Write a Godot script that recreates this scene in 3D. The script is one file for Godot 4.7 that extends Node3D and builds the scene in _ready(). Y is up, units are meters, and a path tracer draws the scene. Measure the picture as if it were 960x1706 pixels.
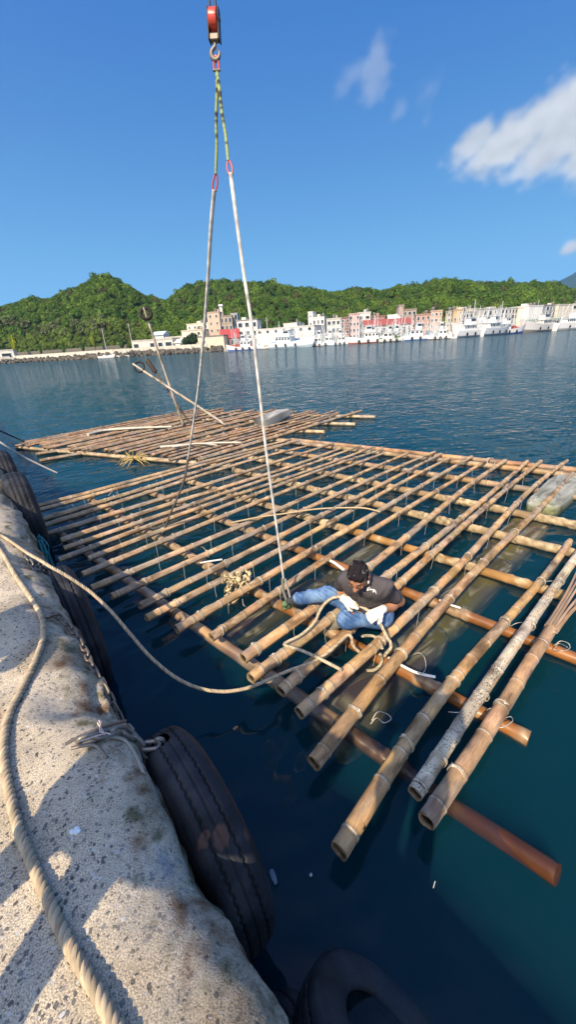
extends Node3D
# A harbour quay with bamboo oyster rafts being lifted by a crane; fishing village and green hills across the water.
# Units are metres, y = 0 is the water surface.

const FOCAL := 655.0
const EYE := Vector3(0.0, 2.4, 0.0)
const ALONG := Vector3(-0.6143, 0.0, -0.7891)      # the way the quay runs
const SEAWARD := Vector3(0.7891, 0.0, -0.6143)     # from the quay towards the water
const QUAY := Vector3(-1.27, 0.0, -1.865)          # a point at the foot of the quay's face
const QUAY_TOP := 1.0
const POLE_Y := 0.15

var look := Basis()
var rng := RandomNumberGenerator.new()
var noise := FastNoiseLite.new()
var M := {}
var taken := {}

# ------------------------------------------------------------------ geometry helpers
class Geo:
	var v := PackedVector3Array()
	var c := PackedColorArray()
	var t := PackedVector2Array()
	var i := PackedInt32Array()

	func at(p: Vector3, col := Color.WHITE, uv := Vector2.ZERO) -> int:
		v.append(p)
		c.append(col)
		t.append(uv)
		return v.size() - 1

	func tri(a: int, b: int, d: int) -> void:
		i.append(a); i.append(b); i.append(d)

	func quad(a: int, b: int, d: int, e: int) -> void:
		i.append(a); i.append(b); i.append(d)
		i.append(a); i.append(d); i.append(e)

	func join(g: Geo, xf := Transform3D()) -> void:
		var n := v.size()
		for k in g.v.size():
			v.append(xf * g.v[k])
		c.append_array(g.c)
		t.append_array(g.t)
		for k in g.i:
			i.append(k + n)

	func mesh() -> ArrayMesh:      # faces are listed counter-clockwise from outside; Godot wants them clockwise
		var n := PackedVector3Array()
		n.resize(v.size())
		var f := PackedInt32Array()
		f.resize(i.size())
		for k in range(0, i.size(), 3):
			var a := i[k]
			var b := i[k + 1]
			var d := i[k + 2]
			var m := (v[b] - v[a]).cross(v[d] - v[a])
			n[a] += m
			n[b] += m
			n[d] += m
			f[k] = a
			f[k + 1] = d
			f[k + 2] = b
		for k in n.size():
			n[k] = n[k].normalized() if n[k].length_squared() > 1e-18 else Vector3.UP
		var arrays := []
		arrays.resize(Mesh.ARRAY_MAX)
		arrays[Mesh.ARRAY_VERTEX] = v
		arrays[Mesh.ARRAY_NORMAL] = n
		arrays[Mesh.ARRAY_COLOR] = c
		arrays[Mesh.ARRAY_TEX_UV] = t
		arrays[Mesh.ARRAY_INDEX] = f
		var out := ArrayMesh.new()
		out.add_surface_from_arrays(Mesh.PRIMITIVE_TRIANGLES, arrays)
		return out


func side_of(d: Vector3) -> Vector3:
	var s := d.cross(Vector3.UP)
	if s.length() < 0.05:
		s = d.cross(Vector3.RIGHT)
	return s.normalized()


# a tube through pts; rad is one radius or one per point; col one colour or one per point; flat squeezes it sideways
func tube(g: Geo, pts: PackedVector3Array, rad, sides := 8, col = Color.WHITE, caps := true, squash := 1.0) -> void:
	var n := pts.size()
	var side := Vector3.ZERO
	var first := g.v.size()
	var run := 0.0
	for k in n:
		var d := (pts[mini(k + 1, n - 1)] - pts[maxi(k - 1, 0)]).normalized()
		side = side_of(d) if k == 0 else (side - d * side.dot(d)).normalized()
		var up := d.cross(side)
		var r: float = rad[k] if rad is PackedFloat32Array else rad
		var cc: Color = col[k] if col is PackedColorArray else col
		if k > 0:
			run += pts[k].distance_to(pts[k - 1])
		for s in sides + 1:
			var a := TAU * s / sides
			g.at(pts[k] + side * (cos(a) * r) + up * (sin(a) * r * squash), cc, Vector2(float(s) / sides, run))
	for k in n - 1:
		for s in sides:
			var a := first + k * (sides + 1) + s
			g.quad(a, a + 1, a + sides + 2, a + sides + 1)
	if caps:
		for e in [0, n - 1]:
			var cc: Color = col[e] if col is PackedColorArray else col
			var m := g.at(pts[e], cc)
			var ring := []
			for s in sides:
				ring.append(g.at(g.v[first + e * (sides + 1) + s], cc))
			for s in sides:
				if e == 0:
					g.tri(m, ring[(s + 1) % sides], ring[s])
				else:
					g.tri(m, ring[s], ring[(s + 1) % sides])


func line(points: Array) -> PackedVector3Array:
	var out := PackedVector3Array()
	for p in points:
		out.append(p)
	return out


# a smooth curve through the points
func curve(points: Array, step := 0.02) -> PackedVector3Array:
	var c := Curve3D.new()
	c.bake_interval = step
	for k in points.size():
		var p: Vector3 = points[k]
		var d: Vector3 = (points[mini(k + 1, points.size() - 1)] - points[maxi(k - 1, 0)]) / 6.0
		c.add_point(p, -d, d)
	return c.get_baked_points()


func box(g: Geo, size: Vector3, xf := Transform3D(), col := Color.WHITE) -> void:
	var h := size / 2.0
	for ax in 3:
		for sg in [-1.0, 1.0]:
			var n := Vector3.ZERO
			n[ax] = sg
			var u := Vector3.ZERO
			u[(ax + 1) % 3] = 1.0
			var w := n.cross(u)
			var ids := []
			for q in [[-1, -1], [1, -1], [1, 1], [-1, 1]]:
				ids.append(g.at(xf * ((n + u * q[0] + w * q[1]) * h), col, Vector2(q[0], q[1])))
			g.quad(ids[0], ids[1], ids[2], ids[3])


# a box with its edges cut off
func cut_box(g: Geo, size: Vector3, cut: float, xf := Transform3D(), col := Color.WHITE) -> void:
	var h := size / 2.0
	var ids := {}
	for ax in 3:
		for sg in [-1.0, 1.0]:
			var n := Vector3.ZERO
			n[ax] = sg
			var u := Vector3.ZERO
			u[(ax + 1) % 3] = 1.0
			var w := n.cross(u)
			var f := []
			for q in [[-1, -1], [1, -1], [1, 1], [-1, 1]]:
				var d: Vector3 = n + u * q[0] + w * q[1]
				var p: Vector3 = d * h - (u * q[0] + w * q[1]) * cut
				f.append(g.at(xf * p, col))
			g.quad(f[0], f[1], f[2], f[3])
	# chamfer faces: hull of the six faces' corners, found by nearness
	for ax in 3:
		var b := (ax + 1) % 3
		var e := (ax + 2) % 3
		for s1 in [-1.0, 1.0]:
			for s2 in [-1.0, 1.0]:
				var pts := []
				for q in [[-1.0, 0], [1.0, 0], [1.0, 1], [-1.0, 1]]:
					var p := Vector3.ZERO
					p[ax] = (h[ax] - cut) * q[0]
					p[b] = s1 * (h[b] - (0.0 if q[1] == 0 else cut))
					p[e] = s2 * (h[e] - (cut if q[1] == 0 else 0.0))
					pts.append(p)
				_face(g, pts, xf, col)
	for sx in [-1.0, 1.0]:
		for sy in [-1.0, 1.0]:
			for sz in [-1.0, 1.0]:
				var s := Vector3(sx, sy, sz)
				var pts := []
				for ax in 3:
					var p := (h - Vector3.ONE * cut) * s
					p[ax] = h[ax] * s[ax]
					pts.append(p)
				_face(g, pts, xf, col)


func _face(g: Geo, pts: Array, xf: Transform3D, col: Color) -> void:
	var m := Vector3.ZERO
	for p in pts:
		m += p
	var nn: Vector3 = (pts[1] - pts[0]).cross(pts[2] - pts[0])
	if nn.dot(m) < 0.0:
		pts.reverse()
	var ids := []
	for p in pts:
		ids.append(g.at(xf * p, col))
	if ids.size() == 3:
		g.tri(ids[0], ids[1], ids[2])
	else:
		g.quad(ids[0], ids[1], ids[2], ids[3])


# profile of (radius, height) turned round the y axis of xf
func lathe(g: Geo, profile: Array, sides: int, xf := Transform3D(), col = Color.WHITE) -> void:
	var first := g.v.size()
	for k in profile.size():
		var cc: Color = col[k] if col is Array else col
		for s in sides + 1:
			var a := TAU * s / sides
			g.at(xf * Vector3(cos(a) * profile[k].x, profile[k].y, sin(a) * profile[k].x), cc, Vector2(float(s) / sides, float(k) / profile.size()))
	for k in profile.size() - 1:
		for s in sides:
			var a := first + k * (sides + 1) + s
			if profile[profile.size() - 1].y >= profile[0].y:
				g.quad(a, a + sides + 1, a + sides + 2, a + 1)
			else:
				g.quad(a, a + 1, a + sides + 2, a + sides + 1)


# a lump: an ellipsoid roughened by noise
func lump(g: Geo, centre: Vector3, radii: Vector3, rough := 0.15, freq := 3.0, rings := 8, sides := 12, col := Color.WHITE, tint := 0.2, boxy := 1.0, turn := Basis()) -> void:
	var first := g.v.size()
	for k in rings + 1:
		for s in sides + 1:
			var la := PI * (float(k) / rings - 0.5)
			var lo := TAU * (s % sides) / sides
			var d := Vector3(cos(la) * cos(lo), sin(la), cos(la) * sin(lo))
			if boxy < 1.0:
				d = Vector3(signf(d.x) * pow(absf(d.x), boxy), signf(d.y) * pow(absf(d.y), boxy), signf(d.z) * pow(absf(d.z), boxy))
			var q := noise.get_noise_3dv((centre + d * radii) * freq * 10.0)
			var q2 := noise.get_noise_3dv((centre + d * radii + Vector3(7, 3, 1)) * freq * 25.0)
			var sh := 1.0 + tint * (q2 * 1.6)
			g.at(centre + turn * (d * radii * (1.0 + rough * q * 1.6)), Color(col.r * sh, col.g * sh, col.b * sh), Vector2(float(s) / sides, float(k) / rings))
	for k in rings:
		for s in sides:
			var a := first + k * (sides + 1) + s
			g.quad(a, a + sides + 1, a + sides + 2, a + 1)


# ------------------------------------------------------------------ scene-tree helpers
func numbered(parent: Node, called: String) -> String:
	var key := "%d/%s" % [parent.get_instance_id(), called]
	var n: int = taken.get(key, 0)
	taken[key] = n + 1
	return called if n == 0 else "%s_%03d" % [called, n]


func thing(called: String, label: String, category: String, base := Vector3.ZERO, group := "") -> Node3D:
	var o := Node3D.new()
	o.name = numbered(self, called)
	add_child(o, true)
	o.position = base
	tag(o, label, category, group)
	return o


func tag(o: Node3D, label: String, category: String, group := "") -> void:
	o.set_meta("label", label)
	o.set_meta("category", category)
	if group:
		o.set_meta("group", group)


# a part whose mesh is given in world coordinates (world = true) or in its parent's
func part(called: String, shape, mat: Material, parent: Node3D, world := true, label := "") -> MeshInstance3D:
	var o := MeshInstance3D.new()
	o.name = numbered(parent, called)
	o.mesh = shape.mesh() if shape is Geo else shape
	o.material_override = mat
	parent.add_child(o, true)
	if world and parent != self:
		o.position = -parent.global_position if not parent is MeshInstance3D else Vector3.ZERO
	if label:
		o.set_meta("label", label)
	return o


func structure(called: String, shape, mat: Material) -> MeshInstance3D:
	var o := part(called, shape, mat, self)
	o.set_meta("kind", "structure")
	return o


func ray(px: float, py: float) -> Vector3:
	return look * Vector3((px - 480.0) / FOCAL, -(py - 853.0) / FOCAL, -1.0)


# the point of the level plane at height y that lies in a direction of view; only used to lay things out on real planes
func spot(px: float, py: float, y := 0.0) -> Vector3:
	var d := ray(px, py)
	return EYE + d * ((y - EYE.y) / d.y)


# the point in a direction of view at a given horizontal distance
func reach(px: float, py: float, far: float) -> Vector3:
	var d := ray(px, py)
	return EYE + d * (far / Vector2(d.x, d.z).length())


func rf(a: float, b: float) -> float:
	return rng.randf_range(a, b)


func shade(c: Color, k: float) -> Color:
	return Color(c.r * k, c.g * k, c.b * k)


func mixc(a: Color, b: Color, k: float) -> Color:
	return a.lerp(b, clampf(k, 0.0, 1.0))

# ------------------------------------------------------------------ main
func _ready() -> void:
	rng.seed = 20240611
	noise.seed = 5
	noise.frequency = 0.1
	noise.fractal_octaves = 3
	look = Basis(Vector3.RIGHT, deg_to_rad(-23.4)) * Basis(Vector3.BACK, deg_to_rad(-3.52))

	var cam := Camera3D.new()
	cam.name = "camera"
	cam.transform = Transform3D(look, EYE)
	cam.fov = 104.96
	cam.near = 0.05
	cam.far = 12000.0
	cam.current = true
	add_child(cam)

	var env := Environment.new()
	env.background_mode = Environment.BG_SKY
	var sky := Sky.new()
	sky.sky_material = sky_material()
	env.sky = sky
	env.background_energy_multiplier = 1.0
	env.tonemap_mode = Environment.TONE_MAPPER_LINEAR
	env.tonemap_exposure = 1.5
	env.volumetric_fog_enabled = true
	env.volumetric_fog_density = 0.0
	env.sdfgi_enabled = true
	env.ssao_enabled = true
	env.ssil_enabled = true
	env.fog_enabled = true
	env.fog_density = 0.0001
	env.fog_light_color = Color(0.52, 0.71, 0.95)
	var we := WorldEnvironment.new()
	we.name = "world_environment"
	we.environment = env
	add_child(we)

	var sun := DirectionalLight3D.new()
	sun.name = "sun"
	sun.light_energy = 1.5
	sun.light_color = Color(1.0, 0.91, 0.77)
	sun.light_angular_distance = 0.5
	sun.shadow_enabled = true
	add_child(sun)
	sun.look_at_from_position(sun_direction() * 50.0, Vector3.ZERO)

	materials()
	water()
	quay()
	hills()
	far_shore()
	boats()
	near_raft()
	far_raft()
	tyres()
	chains()
	ropes()
	crane_gear()
	worker()
	small_things()
	bystanders()


func sun_direction() -> Vector3:
	return Vector3(-0.45, 0.0, 0.89).normalized() * cos(deg_to_rad(42.0)) + Vector3.UP * sin(deg_to_rad(42.0))


# ------------------------------------------------------------------ sky
func sky_material() -> PanoramaSkyMaterial:
	var w := 1536
	var h := 768
	var data := PackedFloat32Array()
	data.resize(w * h * 3)
	var n1 := FastNoiseLite.new()
	n1.seed = 11
	n1.frequency = 3.2
	n1.fractal_octaves = 5
	n1.fractal_gain = 0.55
	var n2 := FastNoiseLite.new()
	n2.seed = 31
	n2.frequency = 1.1
	n2.fractal_octaves = 4
	var sun_at := sun_direction()
	# clouds: direction of the middle, half width and half height in degrees, thickness, tilt
	var banks := []
	for q in [[868, 222, 5.2, 2.5, 1.0, 0.28], [948, 205, 4.4, 4.0, 1.0, 0.15], [1010, 225, 5.0, 4.6, 1.0, 0.0], [788, 236, 2.6, 1.6, 0.9, 0.35], [905, 268, 3.6, 1.3, 0.75, 0.1], [628, 112, 2.2, 2.6, 0.30, 0.7], [588, 128, 2.2, 1.2, 0.20, 0.4], [716, 150, 1.5, 1.8, 0.17, 0.6], [670, 183, 1.0, 1.0, 0.20, 0.3], [708, 205, 0.9, 0.9, 0.15, 0.5], [952, 413, 1.1, 0.75, 1.0, 0.1], [1180, 330, 7.0, 2.6, 0.8, 0.1], [-420, 300, 8.0, 3.0, 0.7, 0.2]]:
		var d := ray(q[0], q[1]).normalized()
		banks.append([atan2(d.x, -d.z), asin(d.y), deg_to_rad(q[2]), deg_to_rad(q[3]), q[4], q[5]])
	for k in 16:      # the same kind of small fair-weather clouds all round
		var lo := rf(0.9, TAU - 1.1)
		banks.append([lo if lo < PI else lo - TAU, deg_to_rad(rf(6.0, 40.0)), deg_to_rad(rf(4.0, 10.0)), deg_to_rad(rf(1.5, 4.0)), rf(0.3, 0.95), rf(-0.3, 0.5)])
	for y in h:
		var el := PI * (0.5 - (y + 0.5) / h)
		var up := clampf(sin(el), 0.0, 1.0)
		# horizon to zenith
		var k1 := pow(1.0 - up, 3.2)
		var r := lerpf(0.008, 0.196, k1)
		var gch := lerpf(0.089, 0.488, k1)
		var b := lerpf(0.353, 0.727, k1)
		var near := []
		for q in banks:
			if absf(q[1] - el) < q[3] * 2.6 + q[2] * 0.9 * absf(q[5]):
				near.append(q)
		for x in w:
			var lon := wrapf((x + 0.5) / w * TAU, -PI, PI)
			var cr := r
			var cg := gch
			var cb := b
			if el > 0.0 and not near.is_empty():
				var cover := 0.0
				var d := Vector3(sin(lon) * cos(el), sin(el), -cos(lon) * cos(el))
				var ragged := -10.0
				for q in near:
					var dx: float = wrapf(lon - q[0], -PI, PI) * cos(el)
					if absf(dx) > q[2] * 2.0:
						continue
					var dy: float = el - q[1] - dx * q[5]
					var e: float = 1.0 - sqrt((dx / q[2]) * (dx / q[2]) + (dy / q[3]) * (dy / q[3]))
					if e > -0.8:
						if ragged < -5.0:
							ragged = n1.get_noise_3d(d.x * 2.6, d.y * 3.8, d.z * 2.6) * 0.75 + n1.get_noise_3d(d.x * 8.0, d.y * 11.0, d.z * 8.0) * 0.55
						cover = maxf(cover, smoothstep(0.0, 0.62 if q[4] > 0.5 else 1.0, e + ragged * (0.62 if q[4] > 0.5 else 1.0) + (0.10 if q[4] > 0.5 else 0.0)) * q[4])
				if cover > 0.0:
					var lit := 0.82 + 0.18 * n2.get_noise_3d(d.x * 12.0, d.y * 22.0, d.z * 12.0)
					cover *= 0.92
					cr = lerpf(cr, 0.59 * lit, cover)
					cg = lerpf(cg, 0.62 * lit, cover)
					cb = lerpf(cb, 0.65 * lit, cover)
			# the brighter air round the sun, behind the camera
			var near_sun := acos(clampf(Vector3(sin(lon) * cos(el), sin(el), -cos(lon) * cos(el)).dot(sun_at), -1.0, 1.0))
			var glow := 1.6 * exp(-near_sun * near_sun / 0.30) + 0.30 * exp(-near_sun * near_sun / 0.9) if el > 0.0 else 0.0
			cr += glow * 0.95
			cg += glow * 0.97
			cb += glow
			var i := (y * w + x) * 3
			data[i] = cr
			data[i + 1] = cg
			data[i + 2] = cb
	var m := PanoramaSkyMaterial.new()
	m.panorama = ImageTexture.create_from_image(Image.create_from_data(w, h, false, Image.FORMAT_RGBF, data.to_byte_array()))
	return m


# ------------------------------------------------------------------ materials
func plain(called: String, col: Color, rough := 0.8, metal := 0.0, tinted := false) -> StandardMaterial3D:
	var m := StandardMaterial3D.new()
	m.resource_name = called
	m.albedo_color = col.linear_to_srgb()
	m.roughness = rough
	m.metallic = metal
	m.vertex_color_use_as_albedo = tinted
	M[called] = m
	return m


func grey_image(w: int, h: int, f: Callable) -> Image:
	var b := PackedByteArray()
	b.resize(w * h)
	for y in h:
		for x in w:
			b[y * w + x] = int(clampf(f.call(x, y), 0.0, 1.0) * 255.0)
	return Image.create_from_data(w, h, false, Image.FORMAT_L8, b)


func materials() -> void:
	# bamboo: fibres along the stem, small dark flecks
	var fib := FastNoiseLite.new()
	fib.seed = 3
	fib.frequency = 0.06
	fib.fractal_octaves = 3
	var fleck := FastNoiseLite.new()
	fleck.seed = 8
	fleck.frequency = 0.12
	var bam := grey_image(128, 512, func(x, y):
		var a: float = TAU * x / 128.0
		var s := fib.get_noise_3d(cos(a) * 90.0, sin(a) * 90.0, y * 0.5)
		var q := fleck.get_noise_3d(cos(a) * 30.0, sin(a) * 30.0, y * 0.9)
		return 0.9 + 0.16 * s - (0.25 if q > 0.52 else 0.0))
	bam.convert(Image.FORMAT_RGB8)
	var m := plain("bamboo", Color.WHITE, 0.55, 0.0, true)
	m.albedo_texture = ImageTexture.create_from_image(bam)
	m.uv1_scale = Vector3(1, 0.9, 1)
	m.metallic_specular = 0.4
	# the mildewed pole: pale with black specks
	var spk := FastNoiseLite.new()
	spk.seed = 21
	spk.frequency = 0.16
	spk.fractal_octaves = 4
	spk.fractal_gain = 0.7
	var old := grey_image(128, 1024, func(x, y):
		var a: float = TAU * x / 128.0
		var s := spk.get_noise_3d(cos(a) * 20.0, sin(a) * 20.0, y * 0.55)
		var zone := fleck.get_noise_3d(3.0, 5.0, y * 0.045)
		return 1.0 - smoothstep(0.16, 0.4, s + zone * 0.45) * 0.48)
	old.convert(Image.FORMAT_RGB8)
	m = plain("mildewed_bamboo", Color.WHITE, 0.7, 0.0, true)
	m.albedo_texture = ImageTexture.create_from_image(old)
	m.uv1_scale = Vector3(1, 0.7, 1)
	# crusted or plain vertex-coloured surfaces
	m = plain("crust", Color.WHITE, 0.85, 0.0, true)
	m.metallic_specular = 0.3
	m = plain("wet_bamboo", Color.WHITE, 0.35, 0.0, true)
	m = plain("painted", Color.WHITE, 0.55, 0.0, true)
	m = plain("matt", Color.WHITE, 0.9, 0.0, true)
	m.metallic_specular = 0.3
	m = plain("leaves", Color.WHITE, 0.75, 0.0, true)
	m.metallic_specular = 0.25
	m.backlight_enabled = true
	m.backlight = Color(0.35, 0.45, 0.12)
	m = plain("rubber", Color.WHITE, 0.62, 0.0, true)
	m.metallic_specular = 0.35
	var rub := FastNoiseLite.new()
	rub.seed = 4
	rub.frequency = 0.05
	rub.fractal_octaves = 4
	var rub_im := rub.get_seamless_image(256, 256)
	m.heightmap_enabled = true
	m.heightmap_scale = 0.25
	m.heightmap_texture = ImageTexture.create_from_image(rub_im)
	m.uv1_triplanar = true
	m.uv1_scale = Vector3.ONE * 4.0
	m = plain("rope", Color.WHITE, 0.9, 0.0, true)
	m.metallic_specular = 0.2
	m = plain("steel", Color(0.21, 0.195, 0.175), 0.42, 0.5)
	m = plain("old_steel", Color(0.19, 0.16, 0.135), 0.5, 0.45)
	m = plain("cable", Color(0.06, 0.06, 0.065), 0.5, 0.6)
	m = plain("window_glass", Color(0.03, 0.04, 0.05), 0.12)
	m = plain("skin", Color.WHITE, 0.6, 0.0, true)
	m.subsurf_scatter_enabled = true
	m.subsurf_scatter_strength = 0.08
	m = plain("cloth", Color.WHITE, 0.92, 0.0, true)
	m.metallic_specular = 0.2
	var weave := grey_image(64, 64, func(x, y): return 0.5 + 0.3 * sin(x * TAU / 4.0) * sin(y * TAU / 4.0))
	m.heightmap_enabled = true
	m.heightmap_scale = 0.05
	m.heightmap_texture = ImageTexture.create_from_image(weave)
	m.uv1_triplanar = true
	m.uv1_scale = Vector3.ONE * 12.0
	m = plain("hair", Color.WHITE, 0.8, 0.0, true)
	m.metallic_specular = 0.2
	concrete()
	# far walls: plaster that has weathered
	var pl := FastNoiseLite.new()
	pl.seed = 14
	pl.frequency = 0.03
	pl.fractal_octaves = 5
	var pim := grey_image(256, 256, func(x, y): return 0.5)
	pim = pl.get_seamless_image(256, 256)
	pim.convert(Image.FORMAT_RGB8)
	var lift := Image.create(256, 256, false, Image.FORMAT_RGB8)
	for y in 256:
		for x in 256:
			var q := 0.8 + 0.2 * pim.get_pixel(x, y).r
			lift.set_pixel(x, y, Color(q, q, q * 0.99))
	m = plain("plaster", Color.WHITE, 0.85, 0.0, true)
	m.albedo_texture = ImageTexture.create_from_image(lift)
	m.uv1_triplanar = true
	m.uv1_scale = Vector3(0.12, 0.05, 0.12)


func concrete() -> void:
	var n := 1024
	var b := PackedByteArray()
	b.resize(n * n * 3)
	var hgt := PackedByteArray()
	hgt.resize(n * n)
	var fine := FastNoiseLite.new()
	fine.seed = 2
	fine.frequency = 0.09
	fine.fractal_octaves = 4
	fine.fractal_gain = 0.65
	var broad := FastNoiseLite.new()
	broad.seed = 9
	broad.frequency = 0.012
	var fi := fine.get_seamless_image(n, n).get_data()
	var bi := broad.get_seamless_image(n, n).get_data()
	for k in n * n:
		var q := fi[k] / 255.0
		var z := bi[k] / 255.0
		var l := 0.70 + 0.26 * (q - 0.5) * 2.0 + 0.10 * (z - 0.5)
		if q < 0.3:
			l -= (0.3 - q) * 0.9
		b[k * 3] = int(clampf(l * 1.03, 0, 1) * 255)
		b[k * 3 + 1] = int(clampf(l * 0.972, 0, 1) * 255)
		b[k * 3 + 2] = int(clampf(l * 0.87, 0, 1) * 255)
		hgt[k] = int(clampf(0.35 + 0.5 * q, 0, 1) * 255)
	for s in 3400:      # the aggregate: mostly dark chips, some pale ones, from grit to pea size
		var size := rf(1.5, 4.0) if s % 4 else rf(4.5, 13.0)
		var cx := rng.randi() % n
		var cy := rng.randi() % n
		var turn := rf(0, PI)
		var sq := rf(0.45, 0.9)
		var dark := rng.randf() < 0.8
		var tone := rf(0.30, 0.52) if dark else rf(0.66, 0.82)
		var warm := rf(-0.02, 0.03)
		var corners := rng.randi_range(4, 6)
		var ph := rf(0, TAU)
		var hh := int(rf(90, 235))
		var ext := int(size * 1.35) + 1
		for dy in range(-ext, ext + 1):
			for dx in range(-ext, ext + 1):
				var u := dx * cos(turn) + dy * sin(turn)
				var v := (-dx * sin(turn) + dy * cos(turn)) / sq
				var rr := sqrt(u * u + v * v)
				var an := fposmod(atan2(v, u) + ph, TAU / corners) - PI / corners
				if rr * cos(an) > size * 0.86:
					continue
				var k := posmod(cy + dy, n) * n + posmod(cx + dx, n)
				var f := 1.0 - 0.25 * rr / size
				b[k * 3] = int(clampf(tone + warm, 0, 1) * 255)
				b[k * 3 + 1] = int(clampf(tone, 0, 1) * 255)
				b[k * 3 + 2] = int(clampf(tone - warm * 0.6, 0, 1) * 255)
				hgt[k] = int(hh * f)
	var m := plain("concrete", Color.WHITE, 0.92, 0.0, true)
	m.metallic_specular = 0.3
	m.albedo_texture = ImageTexture.create_from_image(Image.create_from_data(n, n, false, Image.FORMAT_RGB8, b))
	m.heightmap_enabled = true
	m.heightmap_scale = 0.3
	m.heightmap_texture = ImageTexture.create_from_image(Image.create_from_data(n, n, false, Image.FORMAT_L8, hgt))
	m.uv1_triplanar = true
	m.uv1_world_triplanar = true
	m.uv1_scale = Vector3.ONE / 0.62

# ------------------------------------------------------------------ water and quay
func water() -> void:
	# ripples as a tileable normal map: a sum of waves that fit the tile
	var n := 512
	var tile := 7.0
	var gx := PackedFloat32Array()
	var gy := PackedFloat32Array()
	gx.resize(n * n)
	gy.resize(n * n)
	var wr := RandomNumberGenerator.new()
	wr.seed = 77
	for w in 44:
		var len_m := 0.13 * pow(16.0, pow(wr.randf(), 1.5))
		var k := tile / len_m
		var dir := wr.randf_range(-0.75, 0.75) + (0.25 if w % 5 else 1.6)
		var fx := roundf(k * sin(dir))
		var fy := roundf(k * cos(dir))
		if fx == 0.0 and fy == 0.0:
			continue
		var slope := 0.022 * wr.randf_range(0.5, 1.0) * pow(len_m / 0.4, -0.35)
		var mag := sqrt(fx * fx + fy * fy)
		var ph := wr.randf_range(0, TAU)
		var cx := PackedFloat32Array()
		var sx := PackedFloat32Array()
		for x in n:
			cx.append(cos(TAU * fx * x / n + ph))
			sx.append(sin(TAU * fx * x / n + ph))
		for y in n:
			var cyy := cos(TAU * fy * y / n) * slope
			var syy := sin(TAU * fy * y / n) * slope
			var row := y * n
			var ax := fx / mag
			var ay := fy / mag
			for x in n:
				var s := cx[x] * cyy - sx[x] * syy
				gx[row + x] += s * ax
				gy[row + x] += s * ay
	var b := PackedByteArray()
	b.resize(n * n * 3)
	for k in n * n:
		b[k * 3] = int(clampf(0.5 - gx[k] * 2.0, 0, 1) * 255.0)
		b[k * 3 + 1] = int(clampf(0.5 + gy[k] * 2.0, 0, 1) * 255.0)
		b[k * 3 + 2] = 255
	var m := StandardMaterial3D.new()
	m.resource_name = "water"
	m.transparency = BaseMaterial3D.TRANSPARENCY_ALPHA
	var col := Color(0.0045, 0.032, 0.050).linear_to_srgb()
	col.a = 0.18
	m.albedo_color = col
	m.roughness = 0.06
	m.metallic_specular = 0.36
	m.normal_enabled = true
	m.normal_scale = 0.75
	m.normal_texture = ImageTexture.create_from_image(Image.create_from_data(n, n, false, Image.FORMAT_RGB8, b))
	m.uv1_triplanar = true
	m.uv1_world_triplanar = true
	m.uv1_scale = Vector3.ONE / tile
	M["water"] = m

	# the sheet: finely waved round the rafts, flat beyond
	var g := Geo.new()
	var lo := Vector2(-24.0, -44.0)
	var hi := Vector2(26.0, 6.0)
	var cells := 300
	for z in cells + 1:
		for x in cells + 1:
			var p := Vector2(lerpf(lo.x, hi.x, float(x) / cells), lerpf(lo.y, hi.y, float(z) / cells))
			var edge := minf(minf(p.x - lo.x, hi.x - p.x), minf(p.y - lo.y, hi.y - p.y))
			var fade := smoothstep(0.0, 8.0, edge)
			var y := 0.010 * sin(p.x * 1.7 + p.y * 2.3) + 0.007 * sin(p.x * 3.1 - p.y * 3.7 + 1.0) + 0.006 * sin(-p.x * 4.9 + p.y * 5.3 + 0.4) + 0.02 * noise.get_noise_2d(p.x * 4.0, p.y * 6.0)
			g.at(Vector3(p.x, y * fade * 0.4, p.y))
	# calm in the lee of the quay, more ruffled towards the open basin
	var zones := [PackedInt32Array(), PackedInt32Array(), PackedInt32Array()]
	for z in cells:
		for x in cells:
			var a := z * (cells + 1) + x
			var p := g.v[a]
			var off := (p - QUAY).dot(SEAWARD) + noise.get_noise_2d(p.x * 2.5, p.z * 2.5) * 3.0
			var zone := 0 if off < 5.0 else (1 if off < 10.5 else 2)
			for k in [a, a + cells + 1, a + cells + 2, a, a + cells + 2, a + 1]:
				zones[zone].append(k)
	var far := 9000.0
	for q in [[-far, -far, far, lo.y], [-far, hi.y, far, far], [-far, lo.y, lo.x, hi.y], [hi.x, lo.y, far, hi.y]]:
		var a := g.at(Vector3(q[0], 0, q[1]))
		g.at(Vector3(q[0], 0, q[3]))
		g.at(Vector3(q[2], 0, q[3]))
		g.at(Vector3(q[2], 0, q[1]))
		for k in [a, a + 1, a + 2, a, a + 2, a + 3]:
			zones[2].append(k)
	for zone in 3:
		var part_of := Geo.new()
		var map := {}
		for k in zones[zone]:
			if not map.has(k):
				map[k] = part_of.at(g.v[k])
			part_of.i.append(map[k])
		var wm: StandardMaterial3D = m.duplicate()
		wm.normal_scale = [0.17, 0.28, 0.45][zone]
		structure("water", part_of, wm)

	# the sea itself: murky teal water down to the silt, as far as one looks into it
	var fm := FogMaterial.new()
	fm.resource_name = "sea_water"
	fm.albedo = Color(0.008, 0.155, 0.225).linear_to_srgb()
	fm.density = 2.0
	var fv := FogVolume.new()
	fv.name = "sea_water"
	fv.shape = RenderingServer.FOG_VOLUME_SHAPE_BOX
	fv.size = Vector3(900.0, 3.4, 900.0)
	fv.material = fm
	fv.position = Vector3(0.0, -0.03 - 1.7, -100.0)
	add_child(fv)
	fv.set_meta("kind", "structure")

	var bed := Geo.new()
	bed.at(Vector3(-far, -4.0, -far)); bed.at(Vector3(-far, -4.0, far)); bed.at(Vector3(far, -4.0, far)); bed.at(Vector3(far, -4.0, -far))
	bed.quad(0, 1, 2, 3)
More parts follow.
